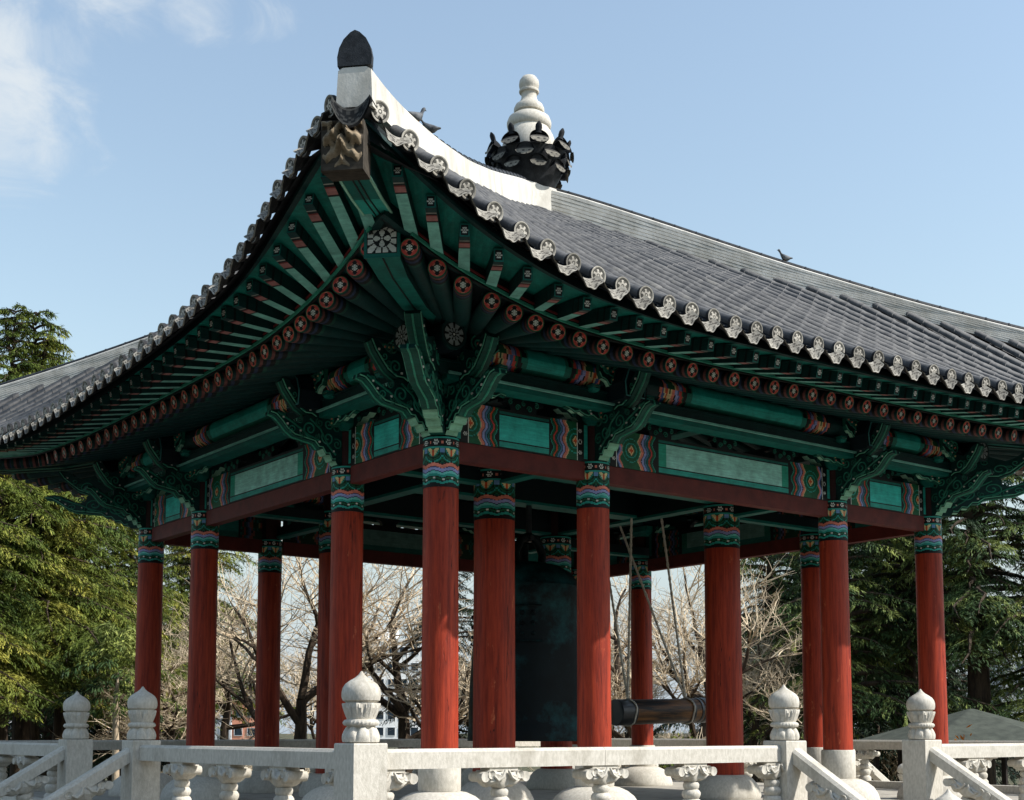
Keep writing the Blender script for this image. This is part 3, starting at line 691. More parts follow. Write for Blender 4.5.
def plate(wd):
    m=MB()
    def pos(u,v,off=0):
        t=(u-.5)*2; zt=-.10+.10*abs(t)**2.2; zb=-.275+.165*abs(t)**1.8+.012*math.cos(10*t); zb=min(zb,zt-.03)
        z=zt+(zb-zt)*v; return (wd*t*1.04,.14*v-.01+off,z)
    def cf(u,v):
        t=(u-.5)*2
        if v<.14 or v>.86 or abs(t)>.9: return S(170,165,154)
        q=math.sin(13*t+3*math.sin(7*v))*math.cos(9*v-2*abs(t)); return S(158,153,142) if q>-.25 else S(92,88,82)
    m.grid(30,10,pos,cf); m.grid(30,2,lambda u,v:pos(u,v,-.02),lambda u,v:S(60,60,62))
    m.grid(30,1,lambda u,v:pos(u,1,-.02*v),lambda u,v:S(150,146,136))
    return m.mesh('curved_eave_tile','carved_tile',smooth=40,fix=False)
pl_me={'R':plate(.185),'L':plate(.165)}
nd=0; restd=MB()
def add_me(mb,me,M):
    vs=[tuple(M@v.co) for v in me.vertices]; mb.add(vs,[tuple(p.vertices) for p in me.polygons],S(170,165,155))
for k,F in FACES.items():
    rows=rows_for(F); m=MB(); mt=MB(); vis=k in'RL'
    for ri,a in enumerate(rows):
        D0=F.D('T',a); wh=abs(a-F.A/2)/(F.A/2+F.ce); oh=max(wh,.05)*(F.In+F.co)-F.In+.03
        def P(o): return hroof(F,a,o)
        o=D0; rings=[]; jit=R_.uniform(-.006,.006)
        if wh>.90: oh=min(oh+.34,D0-.1)
        while o>oh:
            o2=max(o-.34,oh)
            for oo,r in((o,.100),(o2+.004,.088)):
                zc=P(oo)+jit; rings.append([F.w(a+r*math.cos(t),oo,zc-.02+ (r*math.sin(t) if True else 0)) for t in [math.pi*(-.12+1.24*j/8) for j in range(9)]])
            o=o2
            if o2<=oh: break
        m.loft(rings,(.5,.5,.5),False,False)
        # rounded upper end cap against the hip
        m.add([*rings[-1]],[tuple(range(9))])
        # trough to the right
        if ri<len(rows)-1:
            b=rows[ri+1]; mid=(a+b)/2; hw=(b-a)/2-.06; Dm=F.D('T',mid); whm=min(abs(a-F.A/2),abs(b-F.A/2))/(F.A/2+F.ce); oh2=max(whm,.05)*(F.In+F.co)-F.In-.2
            o=Dm; rg=[]
            while o>oh2:
                o2=max(o-.27,oh2)
                for oo,dz in((o,.0),(o2+.003,-.012)):
                    cl=lambda t:max(oo,abs(mid+hw*t-F.A/2)/(F.A/2+F.ce)*(F.In+F.co)-F.In+(.34 if whm>.86 else 0))
                    rg.append([F.w(mid+hw*t,cl(t),hroof(F,mid+hw*t,cl(t))-.095-.05*(1-t*t)+dz) for t in(-1,-.5,0,.5,1)])
                o=o2
            if whm<.90: mt.loft(rg,(.5,.5,.5),False,False)
        if vis and nd<100:
            inst('round_eave_tile',disc_me,pav,M=F.mat(a,D0,F.z('T',a)-.015+R_.uniform(-.008,.008),tilt=-.12+R_.uniform(-.07,.07),yaw=R_.uniform(-.07,.07))@Matrix.Rotation(R_.uniform(-.5,.5),4,'Y')); nd+=1
        else: add_me(restd,disc_me,F.mat(a,D0,F.z('T',a)-.015))
        if ri<len(rows)-1:
            mid=(a+rows[ri+1])/2; M=F.mat(mid,F.D('T',mid),F.z('T',mid)-.01,tilt=0,yaw=0)
            # bank the plate with the slope of the eave
            sl=math.atan2(F.z('T',mid+.15)-F.z('T',mid-.15),.3); M=M@Matrix.Rotation(-sl+R_.uniform(-.05,.05),4,'Y')@Matrix.Rotation(R_.uniform(-.05,.05),4,'X')
            if vis and nd<=100: inst('curved_eave_tile',pl_me[F.t],pav,M=M)
            else: add_me(restd,pl_me[F.t],M)
    m.build('roof_tiles','roof_tile',pav,smooth=50,fix=False); mt.build('trough_tiles','dark_tile',pav,smooth=50,fix=False)
tag(restd.build('eave_tile','carved_tile',pav,fix=False),kind='stuff')
# ---- roof underlay (solid bed of the tiles)
for k,F in FACES.items():
    m=MB(); nu,nv=60,26
    def pos(u,v,dz=-.16):
        t=(u-.5)*2; w0=.03+.97*v; a0=F.A/2+t*(F.A/2+F.ce); oe=F.D('T',a0)-.06
        we=(F.In+oe)/(F.In+F.co); w=.03+(we-.03)*v; a=F.A/2+t*(F.A/2+F.ce)*w/we if we>0 else a0
        o=w*(F.In+F.co)-F.In; kk=.4*max(0,(abs(t)-.86)/.14)*v**2; return F.w(a,o,hroof(F,a,o)+dz-kk)
    m.grid(nu,nv,pos,lambda u,v:(.05,.05,.05)); m.build('roof_bed','dark_tile',pav,fix=False)
# ---- hips
CORN={(-1,-1):(-CL,-CR),(1,-1):(AX+CL,-CR),(-1,1):(-CL,AY+CR),(1,1):(AX+CL,AY+CR)}
for (sx,sy),(ex,ey) in CORN.items():
    e=Vector((ex-CX,ey-CY,0)); L=e.length; e/=L; n=Vector((-e.y,e.x,0)); B=Vector((CX,CY,0))
    ss=[.03+.96*i/60 for i in range(61)]
    m=MB(); hw=.175; rings=[]
    for s in ss:
        c=B+e*(s*L); zt=lerp(HT,s)-.07; zb=lerp(St,s)-(.22 if s<.9 else .22+.4*(s-.9))
        near=(sx,sy)==(-1,-1)
        if near: pr=[(-hw-.02,zb),(hw+.02,zb),(hw,zt-.03),(hw-.05,zt),(-hw+.05,zt),(-hw,zt-.03)]
        else:
            right=[];NC=8
            for q in range(NC):
                za=zb+(zt-.03-zb)*q/NC; zc_=zb+(zt-.03-zb)*(q+.80)/NC; jj=.004*math.sin(q*5+s*60)
                right+=[(hw+.012+jj,za),(hw+.012+jj,zc_),(hw-.004,zc_+.002),(hw-.004,zb+(zt-.03-zb)*(q+.99)/NC)]
            pr=right+[(hw-.05,zt),(-hw+.05,zt)]+[(-x_,z_) for x_,z_ in right[::-1]]
        rings.append([tuple(c+n*q+Vector((0,0,z))) for q,z in pr])
    npr=len(pr)
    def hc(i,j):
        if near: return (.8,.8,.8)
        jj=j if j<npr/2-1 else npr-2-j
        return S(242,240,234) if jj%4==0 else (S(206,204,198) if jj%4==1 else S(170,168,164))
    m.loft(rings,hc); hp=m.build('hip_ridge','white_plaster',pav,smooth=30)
    c=MB(); c.tube([tuple(B+e*(s*L)+Vector((0,0,lerp(HT,s)-.06))) for s in ss[:-2]],.085,10)
    for s in ss[:-2:2]:
        p=B+e*(s*L)+Vector((0,0,lerp(HT,s)-.06)); c.tube([tuple(p-e*.015),tuple(p+e*.015)],.095,10)
    c.build('ridge_cap','dark_tile',hp,smooth=40)
    # pointed end tile on the tip
    t=MB(); p=B+e*(.988*L); z0=lerp(HT,.988)-.06
    arch=[(-.18,0),(.18,0),(.185,.10),(.165,.20),(.12,.29),(.05,.36),(0,.385),(-.05,.36),(-.12,.29),(-.165,.20),(-.185,.10)]
    t.extr(arch,lambda u,w,q:tuple(p+n*u+e*(q+.0)+Vector((0,0,z0+w))),.035,S(20,22,24))
    rings=[]
    for i in range(6):
        k=1-i*.12; d=-.03-.10*i; rings.append([tuple(p+n*(u*k*.92)+e*d+Vector((0,0,z0+w*k*.92))) for u,w in arch])
    t.loft(rings,S(20,22,24)); t.build('end_tile','dark_tile',hp,smooth=40)
    # broad corner trough tile between the two corner rolls
    q=MB(); p=B+e*(1.0*L); zc=7.60
    def pp(u,v,off=0):
        tt=(u-.5)*2; zt=-.02+.14*abs(tt)**2; zb=zt-.19*(1-.55*abs(tt)**3)
        return tuple(p+n*(.20*tt)+e*(off+.03*v)+Vector((0,0,zc+zt+(zb-zt)*v)))
    q.grid(28,8,pp,lambda u,v:S(96,94,90) if (v<.10 or v>.90) else (S(78,78,76) if math.sin(30*u+4*math.sin(6*v))*math.cos(11*v)>.1 else S(36,38,40)))
    q.grid(28,2,lambda u,v:pp(u,0,-.5*v),lambda u,v:S(60,60,62)); q.grid(28,1,lambda u,v:pp(u,v,-.05),lambda u,v:S(50,50,52))
    q.build('corner_eave_tile','carved_tile',pav,smooth=40,fix=False)
# ---- apex block and finial
m=MB(); hb=.47
m.loft([[(CX-h,CY-h,z),(CX+h,CY-h,z),(CX+h,CY+h,z),(CX-h,CY+h,z)] for h,z in((hb,11.2),(hb,12.18),(hb-.02,12.22))],(.8,.8,.8)); m.build('apex_block','white_plaster',pav)
fin=MB(); FX0,FY0=CX+.02,CY
fin.lathe([(.40,12.3),(.5,12.8),(.55,13.0),(.55,13.19),(.50,13.365),(.45,13.47),(.42,13.50),(.41,13.535),(.44,13.56),(.455,13.62),(.455,13.68),(.42,13.77),(.33,13.83),(.275,13.865),(.27,13.885),(.305,13.90),(.315,13.94),(.31,13.98),(.28,14.05),(.20,14.11),(.16,14.20),(.155,14.27),(.16,14.31),(.20,14.325),(.208,14.35),(.20,14.375),(.175,14.385),(.175,14.40),(.20,14.44),(.207,14.50),(.195,14.58),(.14,14.66),(.05,14.70),(0,14.705)],48,FX0,FY0)
fo=fin.build('roof_finial','granite',pav,smooth=50)
def shell(M,w,h,cl,cd):
    """curved upright tile: half-shell with decorated light end"""
    m=MB(); m.grid(12,8,lambda u,v:tuple(M@Vector((w*math.cos(math.pi*u)*(1-.25*v*v),-.5*w*math.sin(math.pi*u)*1.1+.16*v*h,h*v*(1-.25*abs(2*u-1)**2)))),lambda u,v:cd)
    m.grid(12,4,lambda u,v:tuple(M@Vector((w*math.cos(math.pi*u)*.98,-.5*w*math.sin(math.pi*u)*1.1+.012,-.10*v*(math.sin(math.pi*u)+.25)))),lambda u,v:cl if v<.85 else S(120,116,108))
    return m
for rr,z,n_,w,ph,upr in ((.72,12.98,9,.20,.1,.22),(.68,12.76,9,.19,.45,.10),(.62,12.56,9,.175,.1,.05)):
    for i in range(n_):
        t=ph+2*math.pi*i/n_; M=Matrix.Translation((FX0+rr*math.cos(t),FY0+rr*math.sin(t),z))@Matrix.Rotation(t-math.pi/2,4,'Z')@Matrix.Rotation(upr,4,'X')
        m=MB(); nU,nV=12,8
        m.grid(nU,nV,lambda u,v:tuple(M@Vector((w*math.cos(math.pi*u)*math.sin(math.pi*(.08+.92*v)*.5+.0),-.16+.30*v,w*.95*math.sin(math.pi*u)*math.sin(math.pi*(.25+.75*v)*.5)-.02))),lambda u,v:S(30,32,36))
        m.grid(16,5,lambda u,v:tuple(M@Vector((w*(u*2-1),.14+.03*v,(w*.95*math.sqrt(max(0,1-(2*u-1)**2))*(.35-.95*v))-.02))),lambda u,v:(S(140,135,124) if (v>.25 and math.sin(19*u)*math.cos(7*v)<.55) else S(70,68,66)) )
        m.build('lotus_tile','carved_tile',fo,smooth=50,fix=False)
for i in range(9):
    t=.1+2*math.pi*i/9; c=Vector((FX0+.78*math.cos(t),FY0+.78*math.sin(t),13.16)); o=Vector((math.cos(t),math.sin(t),0)); s=Vector((-o.y,o.x,0))
    m=MB(); m.loft([[tuple(c+s*(.07*k*math.cos(q))+o*(.05*k*math.sin(q)+.25*z_)+Vector((0,0,z_*.72))) for q in [j*math.pi/4 for j in range(8)]] for k,z_ in((1.2,-.06),(.9,.0),(1,.08),(.95,.16),(.5,.22),(.1,.25))],S(44,46,50))
    m.build('lotus_tile','carved_tile',fo,smooth=50)
# lotus core
m=MB(); m.lathe([(.46,12.2),(.55,12.35),(.70,12.65),(.80,12.92),(.62,13.02),(.3,13.03)],24,FX0,FY0,c=S(30,32,34)); m.build('lotus_core','dark_tile',fo,smooth=40)
# ---- interior framing
m=MB()
x0,x1,y0,y1=2.83,8.53,2.60,7.90
def bar(p,q,w,z0,z1,c=TEALD,ce=None):
    p=Vector(p);q=Vector(q);d=(q-p).normalized();n=Vector((-d.y,d.x))
    mm=MB(); mm.loft([[(*(c_+n*s),z) for s,z in((-w,z0),(w,z0),(w,z1),(-w,z1))] for c_ in(p,q)],c)
    if ce: mm.loft([[(*(c_+n*s),z) for s,z in((-w-.012,z0-.001),(w+.012,z0-.001),(w+.012,z0+.05),(-w-.012,z0+.05))] for c_ in(p,q)],ce)
    return mm.build('tie_beam','painted_wood',pav)
for (p,q) in (((x0,y0),(x1,y0)),((x0,y1),(x1,y1)),((x0,y0),(x0,y1)),((x1,y0),(x1,y1))):
    bar(p,q,.12,5.70,6.2,TEALDD,TEAL); bar(p,q,.16,7.3,7.7,TEALDD,TEAL)
for (p,q) in (((x0,0),(x0,y0)),((x1,0),(x1,y0)),((x0,y1),(x0,AY)),((x1,y1),(x1,AY)),((0,y0),(x0,y0)),((0,y1),(x0,y1)),((x1,y0),(AX,y0)),((x1,y1),(AX,y1))):
    bar(p,q,.09,5.42,5.66,TEALDD,TEAL); bar(p,q,.15,6.2,6.62,TEALDD,TEALD)
for (p,q) in (((0,0),(x0,y0)),((AX,0),(x1,y0)),((0,AY),(x0,y1)),((AX,AY),(x1,y1))): bar(p,q,.12,6.25,6.6,TEALD,TEAL)
c=MB(); c.box(x0-.05,x1+.05,y0-.05,y1+.05,7.62,7.68,TEALDD)
for i in range(1,8):
    X=x0+(x1-x0)*i/8; Y=y0+(y1-y0)*i/8; c.box(X-.05,X+.05,y0,y1,7.50,7.62,TEALD); c.box(x0,x1,Y-.05,Y+.05,7.52,7.617,TEALD)
c.build('coffered_ceiling','painted_wood',pav)
# ================================================================== view geometry (used only to read off real places)
CAMP=Vector((-10.3795,-15.2842,1.2711)); YAW,PITCH,FPX,PPY=.6509,.0946,1324.2,605.97
FW=Vector((math.sin(YAW),math.cos(YAW),0)); RT=Vector((math.cos(YAW),-math.sin(YAW),0))
def at(px,depth,z=0.0): p=CAMP+FW*depth+RT*((px-512)/FPX*depth); return Vector((p.x,p.y,z))
GZ=-1.33
# ---- bell
bell=empty('bronze_bell',(CX,CY,0),'huge dark green bronze temple bell hanging in the middle of the pavilion','bell')
m=MB()
prof=[(0,4.62),(.30,4.60),(.62,4.52),(.86,4.36),(.98,4.18),(1.0,4.12),(1.03,4.10),(1.045,4.0),(1.045,3.78),(1.03,3.74),(1.08,3.3),(1.13,2.7),(1.17,2.1),(1.185,1.6),(1.18,1.38),(1.20,1.35),(1.205,1.16),(1.21,1.09),(1.12,1.09),(1.05,1.6),(.9,4.0),(0,4.4)]
m.lathe(prof,72); m.build('bell_body','bronze',bell,smooth=40)
m=MB()
for k in range(4):
    for i in range(3):
        for j in range(3):
            t=math.pi/4+k*math.pi/2+(i-1)*.2; z=3.52-.2*j; r=1.055+.1*(3.74-z)/.44*.1+.01
            c=Vector((r*math.cos(t),r*math.sin(t),z)); o=Vector((math.cos(t),math.sin(t),0))
            m.tube([tuple(c),tuple(c+o*.03),tuple(c+o*.07)],[.05,.035,.02],8)
    t0=k*math.pi/2+math.pi/4
    for z in(2.98,3.66): m.tube([((1.07+.012*(3.66-z)/.1*.9)*math.cos(t0+q*.05),(1.07+.012*(3.66-z)/.1*.9)*math.sin(t0+q*.05),z) for q in range(-7,8)],.018,5)
m.build('raised_boss','bronze',bell,smooth=40)
m=MB(); m.tube([(-.32,0,4.55),(-.34,0,4.8),(-.2,0,5.05),(0,0,5.15),(.2,0,5.05),(.34,0,4.8),(.32,0,4.55)],.085,10); m.tube([(.05,.22,4.5),(.05,.22,5.0)],.09,12); m.build('dragon_loop','bronze',bell,smooth=40)
m=MB(); m.tube([(0,0,5.02),(0,0,5.76)],.06,10); m.tube([(-.0,-.12,5.1),(0,.12,5.1)],.05,8); m.build('hanger','black_iron',bell,smooth=40)
bar((x0,CY),(x1,CY),.2,5.75,6.25,TEALDD,TEAL)
# ---- striking log
lg=empty('striking_log',(9.22,CY,1.70),'thick round wooden striking log with dark iron bands slung on pale ropes beside the bell','striking log')
m=MB(); tilt=.028
LP=[(-1.27,.255),(-1.25,.262),(1.12,.262),(1.27,.25)]
m.tube([(x,0,x*tilt) for x,_ in LP],[r for _,r in LP],28); m.build('log','log_wood',lg,smooth=40)
m=MB()
for a,b in((-1.29,-.93),(-.90,-.86),(.78,.84),(1.0,1.08),(1.12,1.29)):
    m=MB(); m.tube([(a,0,a*tilt),(a+.01,0,a*tilt),(b-.01,0,b*tilt),(b,0,b*tilt)],[.262,.274,.274,.262],28); m.build('iron_band','black_iron',lg,smooth=40)
for (xa,yt,xt) in((-.93,-.1,-.86),(-.93,.92,-.93),(.75,.15,.20),(.75,1.0,-.38)):
    m=MB(); A=Vector((xa,0,.26)); B=Vector((xt,yt,4.42)); pts=[A.lerp(B,i/40) for i in range(41)]
    for k in(0,1): m.tube([tuple(p+Vector((.012*math.cos(i*2.1+k*3.14),.012*math.sin(i*2.1+k*3.14),0))) for i,p in enumerate(pts)],.022,5)
    m.build('rope','rope',lg,smooth=60)
for xa in(-.93,.75):
    m=MB(); m.tube([(xa+.02*math.sin(q*5),.28*math.cos(q*math.pi/10),xa*tilt+.28*math.sin(q*math.pi/10)) for q in range(21)],.02,6); m.build('rope_loop','rope',lg,smooth=60)
# ---- platform and stairs
XA,XB,YA,YB=-3.13,14.49,-3.13,13.63
pf=empty('stone_platform',(CX,CY,0),'pale granite platform with four flights of steps carrying the whole pavilion','platform')
def wbox(m,x0_,x1_,y0_,y1_,z0_,z1_): m.box(x0_-CX,x1_-CX,y0_-CY,y1_-CY,z0_,z1_,(.5,.5,.5))
m=MB(); nx=14
for i in range(nx):
    for j in range(nx):
        g=.006; X0=XA-.3+(XB-XA+.6)*i/nx;X1=XA-.3+(XB-XA+.6)*(i+1)/nx;Y0=YA-.3+(YB-YA+.6)*j/nx;Y1=YA-.3+(YB-YA+.6)*(j+1)/nx
        wbox(m,X0+g,X1-g,Y0+g,Y1-g,-.12,-.002+R_.uniform(0,.002))
m.build('floor_slabs','floor_stone',pf)
m=MB(); wbox(m,XA-.22,XB+.22,YA-.22,YB+.22,GZ,-.125); m.build('platform_wall','granite',pf)
ST={'R':(3.54,6.60),'L':(2.90,5.60),'E':(4.8,8.35)}
def stairs(k,lo,hi):
    m=MB()
    for i in range(7):
        d0=.30+.30*i; z=-.17*(i+1)-.02
        if k=='R': wbox(m,lo,hi,YA-d0-.32,YA-d0+.01,GZ,z)
        if k=='B': wbox(m,lo,hi,YB+d0-.01,YB+d0+.32,GZ,z)
        if k=='L': wbox(m,XA-d0-.32,XA-d0+.01,lo,hi,GZ,z)
        if k=='E': wbox(m,XB+d0-.01,XB+d0+.32,lo,hi,GZ,z)
    m.build('stone_steps','floor_stone',pf)
for k,(lo,hi) in ST.items(): stairs(k,lo,hi)
# ---- balustrades
def petal(t,n,s=0): q=((t*n/(2*math.pi)+s)%1)-.5; return abs(q)*2
cap=MB()
CP=[(0.0,0),(.150,0),(.195,.012),(.203,.05),(.200,.085),(.185,.125),(.165,.16),(.150,.175),(.150,.18),(.178,.186),(.190,.205),(.190,.222),(.176,.244),(.150,.25),(.152,.255),(.160,.275),(.178,.32),(.196,.37),(.205,.405),(.204,.42),(.165,.422),(.165,.43),(.197,.45),(.207,.49),(.207,.54),(.196,.585),(.168,.625),(.12,.66),(.07,.69),(.035,.72),(.008,.76),(0,.761)]
def capmod(i,t,z):
    if 2<=i<=6:
        k=petal(t,8); edge=.55+.45*(z-.0)/.17; return -.026*max(0,min(1,(k-(1-(z/.19)**1.5*.75))*4))-.006*k
    if 10<=i<=11: return .004*math.cos(28*t)
    if 15<=i<=19:
        k=petal(t,8,.5); f=(z-.255)/.165; return (-.020 if k>1.02-.75*f**2.2 else 0)+(.006 if k<.08 else 0)-.003*k
    if 23<=i<=27: return .002*math.sin(3*t)+.0015*math.sin(7*t+z*20)
    return 0
cap.lathe(CP,96,mod=capmod); cap_me=cap.mesh('lotus_cap','granite',smooth=35)
ps=MB(); ps.loft([[(-h,-h,z),(h,-h,z),(h,h,z),(-h,h,z)] for h,z in((.205,0),(.205,1.135),(.198,1.15))]); post_me=ps.mesh('newel_post','granite')
ba=MB(); stem=[(.16,0),(.16,.06),(.12,.10),(.14,.16),(.14,.24),(.10,.28),(.115,.30),(.128,.34),(.128,.38),(.112,.41),(.09,.42),(.105,.435),(.12,.47),(.12,.50),(.10,.53),(.085,.54),(.10,.56),(.105,.60),(.09,.63)]
ba.lathe(stem,24)
nu,nv=40,16
def leaf(u,v):
    x=(u-.5)*2; ph=v*2*math.pi; env=(1-abs(x)**6)**.5 if abs(x)<1 else 0
    hz=(.125-.045*abs(x))*env*(1+.10*math.cos(9*x)); hy=(.145-.03*abs(x))*env*(1+.12*math.sin(7*x+2*math.cos(ph)))
    zc=.745+.02*abs(x)**2+.012*math.sin(11*x)
    fold=1+.10*math.sin(5*ph+6*x*x)
    return (.30*x,hy*math.cos(ph)*fold,zc+hz*math.sin(ph)*(1 if math.sin(ph)<0 else .95))
ba.grid(nu,nv,leaf,lambda u,v:(.5,.5,.5))
for sx in(-1,1):
    ba.tube([(sx*.285,-.12,.765),(sx*.285,-.13,.765),(sx*.285,.13,.765),(sx*.285,.12,.765)],[.03,.058,.058,.03],12)
    ba.tube([(sx*.2,-.10,.79),(sx*.2,-.135,.79),(sx*.2,.135,.79),(sx*.2,.10,.79)],[.02,.05,.05,.02],10)
    ba.tube([(sx*.02,-.15,.84),(sx*.06,-.155,.76),(sx*.12,-.145,.73),(sx*.17,-.14,.78)],[.014,.022,.022,.012],6)
    ba.tube([(sx*.02,.15,.84),(sx*.06,.155,.76),(sx*.12,.145,.73),(sx*.17,.14,.78)],[.014,.022,.022,.012],6)
ba.box(-.2,.2,-.09,.09,.83,.872)
bal_me=ba.mesh('baluster','granite',smooth=50)
def runm(L):
    m=MB(); pr=[(-.11,.87),(-.11,1.05),(-.075,1.085),(.075,1.085),(.11,1.05),(.11,.87)]
    k=max(1,round(L/3.0)); 
    for i in range(k):
        a=L*i/k+(.0 if i==0 else .003); b=L*(i+1)/k-.003
        m.loft([[(x,y,z) for y,z in pr] for x in(a,b)])
    m.loft([[(x,y,z) for y,z in((-.09,.0),(-.09,.16),(.09,.16),(.09,0))] for x in(0,L)])
    return m
def balustrade(p,q,posts,first,sp,label,post_cap=True):
    p=Vector(p);q=Vector(q);L=(q-p).length; d=(q-p)/L; rz=math.atan2(d.y,d.x)
    g=empty('balustrade',(p.x,p.y,0),label,'balustrade','stone balustrades around the platform',rz)
    runm(L).build('handrail','granite',g)
    s=first
    while s<L-.1: inst('baluster',bal_me,g,(s,0,0)); s+=sp
    for s in posts:
        po=inst('newel_post',post_me,g,(s,0,0)); inst('lotus_cap',cap_me,po,(0,0,1.15))
    return g
rl,rh=ST['R']; ll,lh=ST['L']
balustrade((XA,YA),(rl,YA),(0,rl-XA),.30,1.525,'stone balustrade along the near edge, left of the front stairs')
balustrade((rh,YA),(XB,YA),(0,XB-rh),1.25,1.52,'stone balustrade at the right edge of the photo, right of the front stairs')
balustrade((XA,YA),(XA,ll),(ll-YA,),.27,1.44,'stone balustrade running back on the left from the near corner post')
balustrade((XA,lh),(XA,YB),(0,YB-lh),1.0,1.44,'stone balustrade at the far left edge beyond the left stairs')
balustrade((XA,YB),(XB,YB),(XB-XA,),1.2,1.5,'long distant back balustrade seen between the columns')
balustrade((XB,YA),(XB,ST['E'][0]),(ST['E'][0]-YA,),1.2,1.5,'far side balustrade behind the right front columns')
balustrade((XB,ST['E'][1]),(XB,YB),(0,),1.2,1.5,'short far side balustrade behind the inner right column')
def stair_rail(k,pos,label):
    sl=.60; L=2.15
    P={'R':((pos,YA-.2),-math.pi/2),'L':((XA-.2,pos),math.pi),'B':((pos,YB+.2),math.pi/2),'E':((XB+.2,pos),0)}[k]
    g=empty('stair_balustrade',(*P[0],0),label,'stair balustrade','sloping stone stair balustrades',P[1])
    m=MB(); pr=[(-.11,.84),(-.11,1.0),(-.07,1.045),(.07,1.045),(.11,1.0),(.11,.84)]
    m.loft([[(x,y,z-sl*x) for y,z in pr] for x in(-.0,L)]); m.build('sloping_rail','granite',g)
    for s in(.42,1.5):
        b=inst('baluster',bal_me,g,(s,0,-sl*s-.03)); 
        b.matrix_local=Matrix(((1,0,0,s),(0,1,0,0),(-sl,0,1,-sl*s-.04),(0,0,0,1)))
    po=inst('newel_post',post_me,g,(L+.18,0,-1.33)); inst('lotus_cap',cap_me,po,(0,0,1.15))
stair_rail('R',rl+.02,'sloping stone rail of the front stairs, left hand one below the pointed post')
stair_rail('R',rh,'sloping stone rail of the front stairs, right hand one at the lower right corner')
stair_rail('L',ll,'sloping stone rail of the left stairs, the nearer one')
stair_rail('L',lh,'sloping stone rail of the left stairs, the farther one at the left edge')
stair_rail('E',ST['E'][1],'far sloping rail of the side stairs between the inner column and the pointed post')
stair_rail('E',ST['E'][0],'side stair rail on the far right side behind the outer columns')
# ---- ground
m=MB(); n=40
m.grid(n,n,lambda u,v:((u-.5)*3000,(v-.5)*3000,GZ),lambda u,v:(.5,.5,.5)); tag(m.build('ground','ground_grass'),kind='structure')
m=MB(); m.box(-22,30,-26,28,GZ-.2,GZ+.004); tag(m.build('paving','ground_paving'),kind='structure')
# ================================================================== trees
def rnd_dir(rs): 
    t=rs.uniform(0,2*math.pi); return Vector((math.cos(t),math.sin(t),0))
def leaves_mesh(name,P,D,Nn,Ls,Ws,C,mat):
    """thin rhombic needle sprays: P base, D direction, Nn side vector"""
    n=len(P); P=np.array(P);D=np.array(D);Nn=np.array(Nn);Ls=np.array(Ls)[:,None];Ws=np.array(Ws)[:,None]
    v=np.empty((n,4,3),np.float32); v[:,0]=P; v[:,1]=P+D*Ls*.45+Nn*Ws; v[:,2]=P+D*Ls; v[:,3]=P+D*Ls*.45-Nn*Ws
    me=bpy.data.meshes.new(name); me.vertices.add(n*4); me.vertices.foreach_set('co',v.ravel())
    me.loops.add(n*4); me.loops.foreach_set('vertex_index',np.arange(n*4,dtype=np.int32)); me.polygons.add(n)
    me.polygons.foreach_set('loop_start',np.arange(0,n*4,4,dtype=np.int32)); me.polygons.foreach_set('loop_total',np.full(n,4,np.int32))
    me.update(calc_edges=True); ca=me.color_attributes.new('Col','FLOAT_COLOR','CORNER')
    a=np.ones((n,4,4),np.float32); a[:,:,:3]=np.array(C,np.float32)[:,None,:]; ca.data.foreach_set('color',a.ravel()); me.materials.append(MATS[mat]); return me
def unit(a): return a/np.maximum(np.linalg.norm(a,axis=-1,keepdims=True),1e-6)
